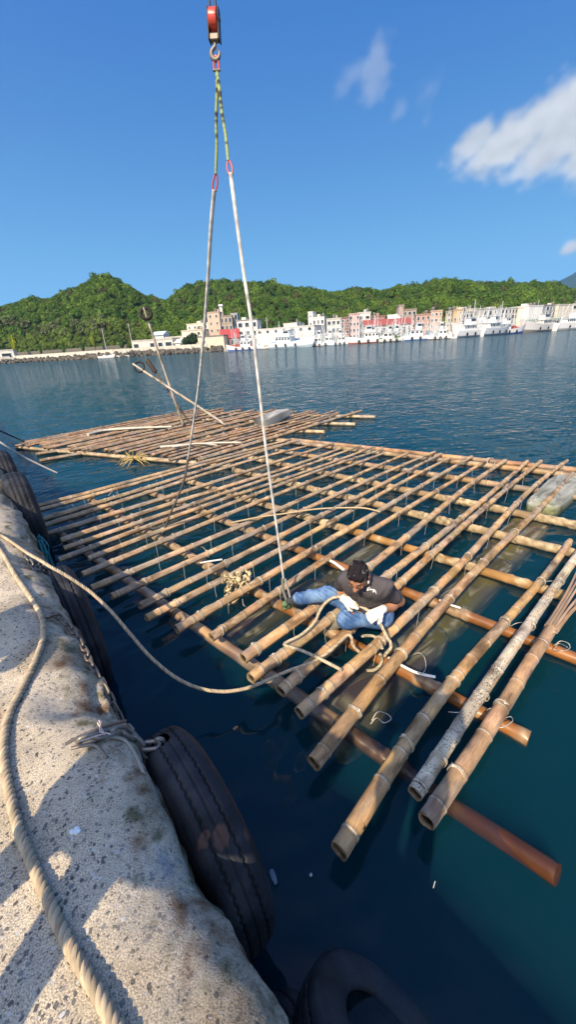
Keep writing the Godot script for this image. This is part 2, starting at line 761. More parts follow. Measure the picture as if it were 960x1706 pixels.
	structure("seabed", bed, plain("silt", Color(0.004, 0.012, 0.014), 0.95))


func quay_point(s: float, u: float) -> Vector3:      # s along the quay, u across: 0 is the face, negative inland, positive down the face
	var y := QUAY_TOP
	var across := minf(u, 0.0)
	var ragged := noise.get_noise_2d(s * 9.0, 3.0) * 0.07 + noise.get_noise_2d(s * 30.0, 9.0) * 0.025
	if u > 0.0:
		y = QUAY_TOP - 0.16 - u
		across = ragged * 0.6 + 0.02 * sin(u * 7.0) + noise.get_noise_2d(s * 25.0, u * 25.0) * 0.05
	else:
		var k := clampf(1.0 + (u - ragged) / 0.28, 0.0, 1.0)
		y -= 0.20 * (1.0 - sqrt(1.0 - 0.96 * k * k))
		across += ragged * 0.6 * k
	var p := QUAY + ALONG * s + SEAWARD * across
	# worn patches, pits, and the broken notch in which the chain lies
	y += noise.get_noise_2d(p.x * 12.0, p.z * 12.0) * 0.016 + noise.get_noise_2d(p.x * 60.0, p.z * 60.0) * 0.006
	if u < 0.1:
		var d := Vector2(s + 0.545, (u + 0.13) * 0.75).length()
		y -= 0.055 * smoothstep(0.17, 0.03, d)
		d = Vector2(s - 0.42, (u + 0.04) * 0.8).length()
		y -= 0.05 * smoothstep(0.14, 0.04, d)
		d = Vector2(s - 1.15, u + 0.02).length()
		y -= 0.10 * smoothstep(0.25, 0.05, d)
	p.y = y
	return p


func quay() -> void:
	var ss := PackedFloat32Array()
	var s := -8.0
	while s < 60.0:
		ss.append(s)
		s += 0.016 if s > -1.95 and s < 1.2 else (0.03 if s >= 1.2 and s < 3.0 else (0.1 if s > -3.0 and s < 8.0 else 1.0))
	var us := PackedFloat32Array()
	var u := -14.0
	while u < 2.6:
		us.append(u)
		u += 0.016 if u > -1.0 and u < 0.35 else (0.05 if u > -1.6 and u < 1.0 else 0.6)
	var g := Geo.new()
	var cols := us.size()
	var stain := FastNoiseLite.new()
	stain.seed = 12
	stain.frequency = 2.2
	stain.fractal_octaves = 4
	for a in ss.size():
		for b in cols:
			var p := quay_point(ss[a], us[b])
			var q := stain.get_noise_3d(p.x, p.y, p.z)
			var broad := stain.get_noise_3d(p.x * 0.45 + 7.0, p.y, p.z * 0.45)
			var c := mixc(Color(0.93, 0.92, 0.90) * (1.0 + q * 0.45), Color(0.60, 0.54, 0.45), clampf(broad * 2.2, 0.0, 0.7))
			if us[b] > -0.16:      # algae and rust on the broken edge and the face
				var e := stain.get_noise_3d(p.x * 3.0, p.y * 3.0 + 5.0, p.z * 3.0)
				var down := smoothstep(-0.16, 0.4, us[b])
				if e > 0.08:
					c = mixc(c, Color(0.30, 0.17, 0.10), (e - 0.08) * 3.5 * (0.5 + down))
				elif e < -0.2:
					c = mixc(c, Color(0.30, 0.32, 0.24), (-0.2 - e) * 4.0)
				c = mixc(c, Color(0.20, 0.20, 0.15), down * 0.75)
			var rust := Vector2((ss[a] + 0.47) * 1.0, (us[b] + 0.42) * 2.4).length()
			c = mixc(c, Color(0.75, 0.42, 0.18), 0.55 * smoothstep(0.085, 0.02, rust + q * 0.03))
			var blue := Vector2(ss[a] + 1.42, us[b] + 0.06).length()      # a splash of blue paint on the lip
			c = mixc(c, Color(0.12, 0.34, 0.75), 0.7 * smoothstep(0.10, 0.0, blue + absf(stain.get_noise_2d(p.x * 14.0, p.z * 14.0)) * 0.16))
			g.at(p, c)
	for a in ss.size() - 1:
		for b in cols - 1:
			var k := a * cols + b
			g.quad(k, k + 1, k + cols + 1, k + cols)
	structure("quay", g, M["concrete"])
	# blobs of white lime on the quay, as the photograph shows one by the rope
	var bl := Geo.new()
	var w := spot(124, 1384, QUAY_TOP)
	for k in 7:
		lump(bl, Vector3(w.x + rf(-0.012, 0.012), quay_y(w) + 0.002, w.z + rf(-0.012, 0.012)), Vector3(rf(0.005, 0.012), 0.003, rf(0.004, 0.009)), 0.3, 20.0, 5, 8, Color(0.75, 0.8, 0.82), 0.1)
	tag(part("bird_dropping", bl, M["matt"], self), "small white bird dropping on the shaded concrete beside the thick rope", "bird dropping")


func quay_y(p: Vector3) -> float:
	var d := p - QUAY
	return quay_point(d.dot(ALONG), d.dot(SEAWARD)).y


# the point on the quay's surface in a direction of view
func on_quay(px: float, py: float, lift := 0.0) -> Vector3:
	var y := QUAY_TOP
	var p := Vector3.ZERO
	for k in 6:
		p = spot(px, py, y + lift)
		y = quay_y(p)
	p.y = y + lift
	return p

# ------------------------------------------------------------------ bamboo
# A bamboo stem from a to b with its joints; the near end is sawn open
func bamboo(a: Vector3, b: Vector3, r0: float, r1: float, tint: Color, bend := 0.03, sides := 12, gap := 0.26, rings := true, frayed := false, weather := 0.5) -> Geo:
	var g := Geo.new()
	var span := a.distance_to(b)
	var d := (b - a) / span
	var side := side_of(d)
	var up := side.cross(d).normalized()
	var n1 := rf(-bend, bend)
	var n2 := rf(-bend, bend) * 0.6
	var pts := PackedVector3Array()
	var rads := PackedFloat32Array()
	var cols := PackedColorArray()
	var seed_off := Vector3(rf(0, 90), rf(0, 90), rf(0, 90))
	var wob := Vector3.ZERO
	var place := func(s: float) -> Vector3:
		var f := s / span
		var w := sin(PI * f)
		return a + d * s + side * (n1 * w + n2 * sin(2.0 * PI * f)) + up * (n2 * 0.5 * w)
	var colour := func(s: float, k: float) -> Color:
		var q := noise.get_noise_3d(s * 11.0 + seed_off.x, seed_off.y, 0)
		var c := mixc(tint, Color(0.36, 0.31, 0.24), clampf(weather + q * 1.3, 0.0, 1.0) * 0.7)
		return shade(c, k * (1.0 + 0.35 * noise.get_noise_3d(s * 40.0, seed_off.z, 2)))
	var s := 0.0
	var body := 1.0
	var hue := Color.WHITE
	var next := rf(0.05, gap * 0.8)
	pts.append(place.call(0.0) + wob); rads.append(r0); cols.append(colour.call(0.0, 0.9))
	while s < span:
		var r := lerpf(r0, r1, s / span)
		if next >= span - 0.02:
			break
		var inner := 7 if rings else 2
		var step := (next - s) / (inner + 1.0)
		body = rf(0.80, 1.14)
		hue = Color(rf(0.95, 1.08), 1.0, rf(0.85, 1.15))
		for k in range(1, inner + 1):
			var q: float = s + step * k
			pts.append(place.call(q) + wob); rads.append(lerpf(r0, r1, q / span)); cols.append(colour.call(q, body) * hue)
		r = lerpf(r0, r1, next / span)
		if rings:
			for e in [[-0.022, 1.0, 1.0, 0], [-0.007, 1.04, 0.9, 0], [-0.005, 1.065, 1.0, 1], [0.005, 1.07, 1.0, 1], [0.007, 1.05, 0.55, 0], [0.012, 1.01, 0.75, 0], [0.03, 0.99, 1.05, 0]]:
				var q: float = next + e[0]
				pts.append(place.call(q) + wob); rads.append(r * e[1])
				cols.append(Color(0.62, 0.53, 0.40) * (0.8 + 0.2 * rng.randf()) if e[3] == 1 else colour.call(q, e[2]))
		else:
			pts.append(place.call(next) + wob); rads.append(r * 1.05); cols.append(shade(colour.call(next, 1.0), 1.25))
		wob += side * rf(-0.003, 0.003) + up * rf(-0.0015, 0.0015)
		s = next + (0.03 if rings else 0.0)
		next = s + gap * rf(0.75, 1.25)
	pts.append(place.call(span) + wob); rads.append(r1); cols.append(colour.call(span, 0.9))
	# blotches round the stem
	tube(g, pts, rads, sides, cols, false)
	for k in g.v.size():
		var p := g.v[k]
		var along := (p - a).dot(d)
		var q := noise.get_noise_3dv(p * 60.0 + seed_off)
		var z := noise.get_noise_3d(along * 9.0 + seed_off.x, (p - a).dot(side) * 60.0, (p - a).dot(up) * 60.0)
		var w := noise.get_noise_3d(along * 26.0 + seed_off.y, (p - a).dot(side) * 90.0 + 30.0, (p - a).dot(up) * 90.0)
		var c := mixc(g.c[k], Color(0.33, 0.30, 0.25), clampf(z * 2.2, 0.0, 0.75) * (0.35 + weather))
		c = mixc(c, Color(0.14, 0.085, 0.045), clampf((w - 0.18) * 3.2, 0.0, 0.7))
		c = mixc(c, Color(0.62, 0.36, 0.15), clampf((-w - 0.2) * 2.2, 0.0, 0.4))
		g.c[k] = shade(c, 1.0 + q * 0.45)
	# sawn ends: the wall of the stem, then the hollow to the first joint, its shade coloured near-black
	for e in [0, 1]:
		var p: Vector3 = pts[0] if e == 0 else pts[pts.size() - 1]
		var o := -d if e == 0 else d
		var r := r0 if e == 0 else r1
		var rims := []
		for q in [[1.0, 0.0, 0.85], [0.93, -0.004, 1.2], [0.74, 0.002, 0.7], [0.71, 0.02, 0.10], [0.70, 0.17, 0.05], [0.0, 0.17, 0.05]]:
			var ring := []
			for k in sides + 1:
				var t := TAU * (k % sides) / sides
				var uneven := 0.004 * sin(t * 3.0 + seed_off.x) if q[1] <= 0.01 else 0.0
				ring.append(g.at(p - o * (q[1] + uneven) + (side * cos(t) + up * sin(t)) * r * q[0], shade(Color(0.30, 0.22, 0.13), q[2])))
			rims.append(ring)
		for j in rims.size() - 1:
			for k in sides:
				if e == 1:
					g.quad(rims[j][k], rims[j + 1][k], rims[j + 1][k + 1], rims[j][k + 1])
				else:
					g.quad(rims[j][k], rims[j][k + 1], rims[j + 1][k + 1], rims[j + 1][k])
	return g


# a stem overgrown with barnacles and weed
func crusted(a: Vector3, b: Vector3, r: float, fresh: Color, crust: Color, amount := 0.6, sides := 14, aged := Color(0.27, 0.19, 0.12), from := 0.35) -> Geo:
	var g := Geo.new()
	var n := int(a.distance_to(b) / 0.03)
	var pts := PackedVector3Array()
	var bend := rf(-0.03, 0.03) * a.distance_to(b) / 7.0
	var d := (b - a).normalized()
	var side := side_of(d)
	for k in n + 1:
		var f := float(k) / n
		pts.append(a.lerp(b, f) + side * bend * sin(PI * f))
	tube(g, pts, r, sides, fresh, true)
	for k in g.v.size():
		var axis := Geometry3D.get_closest_point_to_segment_uncapped(g.v[k], a, b)
		var base := mixc(fresh, aged, (axis.distance_to(a) / a.distance_to(b) - from) * 4.0)
		var q := noise.get_noise_3dv(g.v[k] * 38.0)
		var z := noise.get_noise_3dv(g.v[k] * 130.0 + Vector3(9, 9, 9))
		var big := noise.get_noise_3dv(g.v[k] * 10.0 + Vector3(3, 1, 7))
		var cover := clampf((q * 1.4 + big * 1.6 + amount - 0.5) * 2.2, 0.0, 1.0)
		g.v[k] += (g.v[k] - axis) * cover * (0.12 + 0.35 * maxf(z, 0.0))
		var light := shade(crust, 0.75 + 0.9 * z)
		g.c[k] = mixc(shade(base, 1.0 + q * 0.5), light, cover * 0.9)
	return g


# three turns of cord round a pole lying along x, with a knot and two loose ends
func lashing_shape(r: float, look_seed: int) -> ArrayMesh:
	var w := RandomNumberGenerator.new()
	w.seed = look_seed
	var g := Geo.new()
	var turns := 2 + look_seed % 2
	for q in turns:
		var pts := PackedVector3Array()
		var x := (q - (turns - 1) / 2.0) * 0.0075 + w.randf_range(-0.003, 0.003)
		var tilt := w.randf_range(-0.35, 0.35)
		for k in 17:
			var a := TAU * k / 16.0
			var rr := r * 1.07 + 0.003
			pts.append(Vector3(x + tilt * rr * cos(a + q), cos(a) * rr, sin(a) * rr))
		tube(g, pts, 0.0030, 5, Color(0.47, 0.42, 0.33))
	lump(g, Vector3(0.002, r * 1.05 + 0.006, 0.01), Vector3(0.009, 0.008, 0.010), 0.3, 20.0, 5, 7, Color(0.55, 0.5, 0.41))
	for e in 2:
		var p := Vector3(0.002, r * 1.05 + 0.006, 0.01)
		var pts := []
		var v := Vector3(w.randf_range(-0.6, 0.6), w.randf_range(0.0, 0.6), w.randf_range(0.4, 1.0) * (1 if e else -1))
		for k in 5:
			pts.append(p)
			p += v * 0.010
			v += Vector3(w.randf_range(-0.2, 0.2), -0.3, w.randf_range(-0.2, 0.2))
		tube(g, line(pts), 0.0022, 5, Color(0.6, 0.56, 0.47))
	return g.mesh()


func flat_cross(a: Vector3, b: Vector3, c: Vector3, d: Vector3) -> float:      # how far along a-b the line c-d crosses it, seen from above; -1 if it does not
	var r := Vector2(b.x - a.x, b.z - a.z)
	var s := Vector2(d.x - c.x, d.z - c.z)
	var k := r.cross(s)
	if absf(k) < 1e-6:
		return -1.0
	var q := Vector2(c.x - a.x, c.z - a.z)
	var t := q.cross(s) / k
	var u := q.cross(r) / k
	return t if t > 0.005 and t < 0.995 and u > 0.0 and u < 1.0 else -1.0


func dip(px: float, py: float, y: float) -> Vector3:
	return spot(px, py, y)


func near_raft() -> void:
	var at := spot(500, 900, 0.0)
	var raft := thing("bamboo_raft", "near raft of long bamboo poles lashed over crossbeams, a man sitting on it", "raft", at, "")
	# poles that lie on top, from their near end to their far end
	var tops := [
		[565, 1418, 950, 900], [523, 1272, 955, 788], [499, 1188, 946, 767], [468, 1152, 904, 768], [418, 1130, 880, 768], [405, 1097, 844, 767],
		[352, 1062, 816, 764], [294, 1049, 787, 761], [244, 1030, 751, 762], [233, 1010, 735, 756], [186, 994, 724, 753], [152, 980, 679, 755],
		[137, 957, 640, 755], [147, 931, 637, 748], [97, 933, 623, 745], [106, 914, 602, 742], [101, 901, 570, 746], [77, 890, 556, 739],
		[52, 882, 518, 742], [46, 873, 498, 734], [40, 857, 490, 735], [36, 850, 485, 732]]
	# crossbeams: near right end, near left end, then height of both
	var unders := [
		[930, 1458, 740, 1335, 0.02, -0.13, 0], [735, 1330, 560, 1204, -0.13, -0.06, 0], [560, 1204, 98, 888, -0.06, 0.045, 0],
		[882, 1231, 150, 832, 0.0, 0.045, 1], [985, 1107, 235, 815, 0.03, 0.045, 1], [945, 994, 300, 797, 0.045, 0.045, 2], [1000, 933, 390, 783, 0.045, 0.045, 3],
		[990, 881, 415, 762, 0.045, 0.045, 3], [1000, 834, 460, 750, 0.045, 0.045, 4], [1000, 797, 480, 736, 0.045, 0.045, 4], [1010, 788, 485, 733, 0.075, 0.075, 5]]
	var beams := []
	var orange := Color(0.24, 0.100, 0.030)
	var buff := Color(0.46, 0.36, 0.22)
	for q in unders:
		var a := spot(q[0], q[1], q[4])
		var b := spot(q[2], q[3], q[5])
		beams.append([a, b])
		var g: Geo
		if q[6] == 0 and q[2] > 300:      # wet red-brown stem, mostly under water
			g = crusted(a, b, 0.050, Color(0.075, 0.028, 0.013), Color(0.15, 0.085, 0.045), 0.5, 14, Color(0.075, 0.028, 0.013))
		elif q[6] == 0:
			g = bamboo(a, b, 0.055, 0.047, Color(0.15, 0.048, 0.018) if q[2] > 300 else Color(0.26, 0.17, 0.10), 0.01, 12, 0.34, false, false, 0.25 if q[2] > 300 else 0.6)
		elif q[6] == 1:      # bare and wet at the near end, overgrown further in
			g = crusted(a, b, 0.047, orange, Color(0.38, 0.29, 0.18), 0.52)
		elif q[6] == 2:
			g = crusted(a, b, 0.047, Color(0.30, 0.165, 0.06), buff, 0.8)
		elif q[6] == 3:
			g = crusted(a, b, 0.049, Color(0.30, 0.21, 0.12), buff, 0.95)
		elif q[6] == 4:
			g = bamboo(a, b, 0.052, 0.045, Color(0.42, 0.27, 0.14), 0.02, 10, 0.4, true, false, 0.5)
		else:
			g = bamboo(a, b, 0.055, 0.045, Color(0.50, 0.27, 0.13), 0.03, 10, 0.4, true, false, 0.3)
		part("crossbeam", g, M["wet_bamboo"] if q[6] < 2 else (M["bamboo"] if q[6] > 3 else M["crust"]), raft)
	var ties := []
	for k in 5:
		ties.append(lashing_shape(0.055, k + 1))
	var ends := []
	for k in tops.size():
		var q: Array = tops[k]
		var a := spot(q[0], q[1], POLE_Y + 0.006 * sin(k * 2.1))
		var b := spot(q[2], q[3], POLE_Y + 0.006 * cos(k * 1.7))
		ends.append([a, b, k])
	for e in ends:
		var k: int = e[2]
		var a: Vector3 = e[0]
		var b: Vector3 = e[1]
		var warm := clampf(1.0 - k / 13.0, 0.0, 1.0)
		var tint := Color(0.63, 0.385, 0.17).lerp(Color(0.60, 0.395, 0.205), 1.0 - warm) * rf(0.88, 1.12)
		var r0 := rf(0.043, 0.049) if k < 6 else rf(0.036, 0.043)
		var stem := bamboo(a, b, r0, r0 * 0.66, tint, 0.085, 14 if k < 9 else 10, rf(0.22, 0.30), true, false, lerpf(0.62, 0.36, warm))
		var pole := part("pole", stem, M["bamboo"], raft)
		dress(pole, a, b, r0, beams, ties, k, stem, 14 if k < 9 else 10)
	# the two poles at the open side: one mildewed, one split into strips at its far end
	var wa := spot(692, 1322, POLE_Y + 0.01)
	var wb := spot(963, 926, POLE_Y + 0.03)
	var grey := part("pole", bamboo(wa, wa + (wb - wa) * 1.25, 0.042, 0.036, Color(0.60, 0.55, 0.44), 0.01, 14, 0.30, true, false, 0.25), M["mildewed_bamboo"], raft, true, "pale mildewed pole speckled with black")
	dress(grey, wa, wa + (wb - wa) * 1.25, 0.042, beams, ties, 30)
	var sa := spot(711, 1368, POLE_Y + 0.012)
	var sb := spot(921, 1045, POLE_Y + 0.02)
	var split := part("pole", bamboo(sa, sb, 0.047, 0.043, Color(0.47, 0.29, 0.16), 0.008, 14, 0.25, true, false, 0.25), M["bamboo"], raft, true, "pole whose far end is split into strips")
	dress(split, sa, sb, 0.047, beams, ties, 31)
	var d := (sb - sa).normalized()
	var side := side_of(d)
	for k in 13:
		var g := Geo.new()
		var a := TAU * k / 13.0
		var o := side * cos(a) * 0.042 + Vector3.UP * sin(a) * 0.042
		var spread := rf(0.6, 2.6)
		var pts := []
		var reach_m := rf(0.5, 1.3)
		for j in 9:
			var f := j / 8.0
			pts.append(sb - d * 0.03 + d * reach_m * f + o * (1.0 + spread * f * f) + Vector3.UP * (-0.03 * f * f))
		var cc := PackedColorArray()
		for j in 9:
			cc.append(mixc(Color(0.42, 0.27, 0.15), Color(0.50, 0.36, 0.26), rng.randf()) * rf(0.7, 1.1))
		tube(g, line(pts), PackedFloat32Array([0.011, 0.011, 0.011, 0.010, 0.010, 0.009, 0.008, 0.006, 0.003]), 6, cc, true, 0.4)
		part("split_strip", g, M["bamboo"], split)
	# buoyancy: long blocks of foam wrapped in growth that hang under the beams
	floats(raft)


func dress(pole: MeshInstance3D, a: Vector3, b: Vector3, r0: float, beams: Array, ties: Array, k: int, stem: Geo = null, sides := 14) -> void:
	var span := a.distance_to(b)
	var d := (b - a) / span
	# how far the bent stem's own axis lies from the straight line, every so far along it
	var sag := []
	if stem != null:
		var i := 0
		while i + sides < stem.v.size() - 10 * (sides + 1):
			var m := Vector3.ZERO
			for j in sides:
				m += stem.v[i + j]
			m /= sides
			var s := (m - a).dot(d)
			sag.append([s, m - a - d * s])
			i += sides + 1
	var z := d.cross(Vector3.UP).normalized()
	var basis := Basis(d, z.cross(d), z)
	for q in beams:
		var t := flat_cross(a, b, q[0], q[1])
		if t < 0.0:
			continue
		var o := MeshInstance3D.new()
		o.name = numbered(pole, "lashing")
		o.mesh = ties[(k + int(t * 40.0)) % ties.size()]
		o.material_override = M["rope"]
		var r := lerpf(r0, r0 * 0.66, t) / 0.055
		o.transform = Transform3D(basis.rotated(d, rf(-0.9, 0.9)).scaled_local(Vector3(1.0, r, r)), a.lerp(b, t) + bent(sag, span * t) + d * rf(-0.02, 0.02))
		pole.add_child(o, true)
	if k > 1 and k < 30:      # oyster lines: thin cords that hang from the pole into the water
		var g := Geo.new()
		var s := rf(0.5, 0.9)
		while s < span - 0.3:
			var p := a + d * s + bent(sag, s)
			var side := z * rf(-0.01, 0.01)
			var drop := rf(0.12, 0.2)
			tube(g, line([p + side + Vector3.UP * r0, p + z * r0 * 1.05, p + z * r0 * 0.9 + Vector3.DOWN * 0.05, p + z * (r0 * 0.8 + rf(-0.01, 0.02)) + Vector3.DOWN * drop]), 0.0021, 4, Color(0.55, 0.55, 0.5))
			s += rf(0.5, 1.2)
		if not g.v.is_empty():
			part("oyster_line", g, M["rope"], pole).set_meta("kind", "stuff")


func bent(sag: Array, s: float) -> Vector3:
	var best := Vector3.ZERO
	var near := 1e9
	for q in sag:
		if absf(q[0] - s) < near:
			near = absf(q[0] - s)
			best = q[1]
	return best


func floats(raft: Node3D) -> void:
	var runs := [[548, 1228, 945, 815, -0.24, -0.10, 0.23, 0.12], [385, 1080, 640, 905, -0.20, -0.19, 0.13, 0.11], [230, 900, 470, 770, -0.22, -0.20, 0.16, 0.12]]
	for q in runs:
		var a := spot(q[0], q[1], q[4])
		var b := spot(q[2], q[3], q[5])
		var n := int(a.distance_to(b) / 1.25)
		var d := (b - a).normalized()
		for k in n:
			var m := a.lerp(b, (k + 0.5) / n)
			var g := Geo.new()
			var turn := Basis(d, Vector3.UP, d.cross(Vector3.UP).normalized())
			var last: bool = k == n - 1 and q[2] > 900
			var col := Color(0.25, 0.26, 0.235) if last else Color(0.105, 0.085, 0.045)
			lump(g, m + (Vector3.UP * 0.14 if last else Vector3.ZERO), Vector3(a.distance_to(b) / n * 0.52, q[7], q[6]), 0.10, 0.6, 26, 40, col, 0.3, 0.42, turn)
			for j in g.v.size():      # barnacles and weed
				var z := noise.get_noise_3dv(g.v[j] * 95.0)
				var y := noise.get_noise_3dv(g.v[j] * 16.0 + Vector3(4, 4, 4))
				if last:
					g.v[j] += Vector3.UP * z * 0.03
					g.c[j] = mixc(g.c[j], Color(0.16, 0.17, 0.07), clampf((0.10 - g.v[j].y) * 9.0 + y * 1.5, 0.0, 0.85))
					g.c[j] = shade(g.c[j], 1.0 + z * 0.9)
				elif z > 0.16 and not last:
					g.c[j] = mixc(g.c[j], Color(0.36, 0.32, 0.21), (z - 0.16) * 5.0)
				elif y > 0.1 and not last:
					g.c[j] = mixc(g.c[j], Color(0.17, 0.145, 0.035), (y - 0.1) * 3.0)
				elif y < -0.15 and not last:
					g.c[j] = mixc(g.c[j], Color(0.10, 0.055, 0.06), (-0.15 - y) * 4.0)
			part("float", g, M["crust"], raft, true, "bare grey foam float standing clear of the water" if last else "")


# ------------------------------------------------------------------ the raft behind
func far_raft() -> void:
	var f0 := spot(20, 741, POLE_Y)
	var f1 := spot(326, 767, POLE_Y)
	var along := (f1 - f0).normalized()
	var d := Vector3(cos(deg_to_rad(47.5)), 0, -sin(deg_to_rad(47.5)))
	var raft := thing("bamboo_raft", "farther raft of closely laid bamboo poles, marker poles standing on it", "raft", f0.lerp(f1, 0.5) + d * 3.0 + Vector3.DOWN * POLE_Y)
	var n := 24
	var beams := []
	for k in 6:
		var off := 0.12 + k * 1.22
		var a := f0 - along * rf(0.0, 0.25) + d * off + Vector3.DOWN * 0.105
		var b := f1 + along * (rf(0.45, 0.8) if k else 0.9) + d * off + Vector3.DOWN * 0.105
		beams.append([a, b])
		part("crossbeam", bamboo(a, b, 0.05, 0.055, Color(0.52, 0.40, 0.24), 0.03, 8, 0.4, true, false, 0.3), M["bamboo"], raft)
	var ties := [lashing_shape(0.05, 3), lashing_shape(0.05, 4)]
	for k in n:
		var p := f0.lerp(f1, (k + rf(-0.15, 0.15)) / (n - 1.0))
		var start := rf(-0.15, 0.25)
		var length := rf(5.9, 6.7)
		if k == n - 1:
			start = 0.0
			length = 6.8
		var a := p + d * start + Vector3.UP * rf(-0.01, 0.01)
		var b := p + d.rotated(Vector3.UP, rf(-0.02, 0.02)) * (start + length) + Vector3.UP * rf(-0.01, 0.015)
		var r := rf(0.035, 0.044) if k < n - 1 else 0.056
		var tint := Color(0.46, 0.285, 0.165) * rf(0.65, 1.2)
		var pole := part("pole", bamboo(a, b, r, r * 0.75, tint, 0.05, 8, 0.33, true, false, rf(0.2, 0.6)), M["bamboo"], raft)
		for q in beams:
			var t := flat_cross(a, b, q[0], q[1])
			if t > 0.0 and rng.randf() < 0.6:
				var o := MeshInstance3D.new()
				o.name = numbered(pole, "lashing")
				o.mesh = ties[rng.randi() % 2]
				o.material_override = M["rope"]
				var z := d.cross(Vector3.UP).normalized()
				o.transform = Transform3D(Basis(d, z.cross(d), z).scaled_local(Vector3(1, r / 0.05, r / 0.05)), a.lerp(b, t))
				pole.add_child(o, true)
	# two short stems adrift under the left corner, still tied on
	for q in [[60, 757, 118, 748], [66, 768, 150, 753]]:
		part("pole", bamboo(spot(q[0], q[1], 0.05), spot(q[2], q[3], 0.05), 0.05, 0.045, Color(0.34, 0.24, 0.16), 0.01, 8, 0.33, true, false, 0.6), M["bamboo"], raft)

# ------------------------------------------------------------------ tyres, chains, ropes
# a tyre hung against the quay; s along the quay, top = height of its crown, off = gap to the face
func tyre(label: String, s: float, top: float, r: float, off: float, wide: float, detail: bool, hole := -100.0, lean := 0.0, worn := [], fallen := Basis(), group := "") -> void:
	var centre := QUAY + ALONG * s + SEAWARD * (off + wide / 2.0) + Vector3.UP * (top - r)
	var o := thing("tyre", label, "tyre", centre, group)
	var frame := fallen * Basis(ALONG, Vector3.UP, ALONG.cross(Vector3.UP) * (1.0 if ALONG.cross(Vector3.UP).dot(SEAWARD) > 0 else -1.0))
	frame = frame.rotated(ALONG, lean)
	var axis: Vector3 = frame.z
	var around := 560 if detail else 200
	var across := 36 if detail else 18
	var g := Geo.new()
	# tread from one shoulder to the other
	for a in around:
		var th := TAU * a / around
		for b in across + 1:
			var w := (float(b) / across - 0.5) * 2.0
			var crown := 1.0 - 0.035 * w * w - 0.05 * pow(absf(w), 8.0)
			var zig := 0.05 * (absf(fposmod(th * 24.0, 2.0) - 1.0) - 0.5)
			var cut := 0.0
			for lane in [-0.42, 0.42]:
				cut = maxf(cut, 1.0 - smoothstep(0.022, 0.045, absf(w - lane - zig)))
			cut = maxf(cut, 0.6 * (1.0 - smoothstep(0.015, 0.03, absf(w))))
			var rr := r * (crown - 0.022 * cut + 0.004 * noise.get_noise_3d(cos(th) * 30.0, sin(th) * 30.0, w * 12.0))
			var p: Vector3 = frame.x * sin(th) * rr + frame.y * cos(th) * rr + axis * (w * wide * 0.5)
			var q := noise.get_noise_3d(cos(th) * 22.0 + s * 9.0, sin(th) * 22.0, w * 4.0)
			var c := Color(0.020, 0.022, 0.028) * (1.0 + q * 0.9)
			c = mixc(c, Color(0.055, 0.052, 0.054), clampf(q * 1.4 - 0.25, 0.0, 0.5))      # dried salt and dust
			c = shade(c, 1.0 - 0.6 * cut)
			for e in worn:
				var dd := Vector2(wrapf(th - e[0], -PI, PI) * r, (w - e[1]) * wide * 0.5).length() + q * 0.05 + 0.02 * noise.get_noise_3d(th * 90.0, w * 40.0, 3.0)
				c = mixc(c, Color(0.10, 0.056, 0.043), 0.8 * smoothstep(e[2], e[2] * 0.6, dd))
			g.at(p, c, Vector2(th, w))
	for a in around:
		for b in across:
			var w := (float(b) / across - 0.5) * 2.0
			var th := TAU * a / around
			if hole > -50.0:
				var hd := Vector2(wrapf(th - hole, -PI, PI) * r / 0.055, (w + 0.25) * wide * 0.5 / 0.042).length()
				if hd < 1.0 + 0.3 * noise.get_noise_2d(th * 60.0, w * 20.0):
					continue
			var k := a * (across + 1) + b
			var k2 := ((a + 1) % around) * (across + 1) + b
			g.quad(k, k + 1, k2 + 1, k2)
	part("tread", g, M["rubber"], o)
	for sd in [-1.0, 1.0]:
		var w := Geo.new()
		var prof := [[0.918, 0.5], [0.87, 0.56], [0.78, 0.60], [0.68, 0.58], [0.60, 0.50], [0.565, 0.44], [0.555, 0.36], [0.57, 0.30], [0.66, 0.40], [0.85, 0.44]]
		var cols := 96
		for j in prof.size():
			for a in cols:
				var th := TAU * a / cols
				var rr: float = r * prof[j][0]
				var q := noise.get_noise_3d(cos(th) * 12.0, sin(th) * 12.0, j)
				w.at(frame.x * sin(th) * rr + frame.y * cos(th) * rr + axis * (sd * wide * prof[j][1]), Color(0.026, 0.027, 0.031) * (1.0 + q * 0.8))
		for j in prof.size() - 1:
			for a in cols:
				var k := j * cols + a
				var k2 := j * cols + (a + 1) % cols
				if sd > 0:
					w.quad(k, k + cols, k2 + cols, k2)
				else:
					w.quad(k, k2, k2 + cols, k + cols)
		part("sidewall", w, M["rubber"], o)
	for ch in o.get_children():      # the parts were built round the thing's own base
		ch.position = Vector3.ZERO


func tyres() -> void:
	tyre("big black lorry tyre under the chain bundle, with a torn hole in its tread", -1.125, 0.875, 0.46, 0.03, 0.19, true, 0.46, 0.0, [[-0.66, 0.0, 0.035], [-0.60, -0.6, 0.022], [-0.75, 0.95, 0.025]])
	tyre("black tyre hung between the thick rope's bend and the drooping rope to the raft", 1.0, 0.84, 0.55, -0.03, 0.19, true)
	tyre("black tyre hung on the quay beside the teal net at the raft's left ends", 3.75, 1.06, 0.58, -0.02, 0.24, false)
	tyre("farthest tyre on the quay, half hidden at the photo's left edge", 5.5, 1.06, 0.58, -0.02, 0.24, false)
	tyre("sunken tyre against the foot of the quay at the bottom of the view", -1.97, 0.20, 0.42, 0.03, 0.17, true, -100.0, 0.06, [[0.1, 0.8, 0.03], [-0.1, 0.3, 0.02]])
	tyre("half sunken outer tyre tilted on its side, lying beyond the one at the quay's foot", -2.0, 0.38, 0.33, 0.22, 0.18, true, -100.0, -0.72, [[0.22, -0.2, 0.05], [0.05, 0.3, 0.03]])


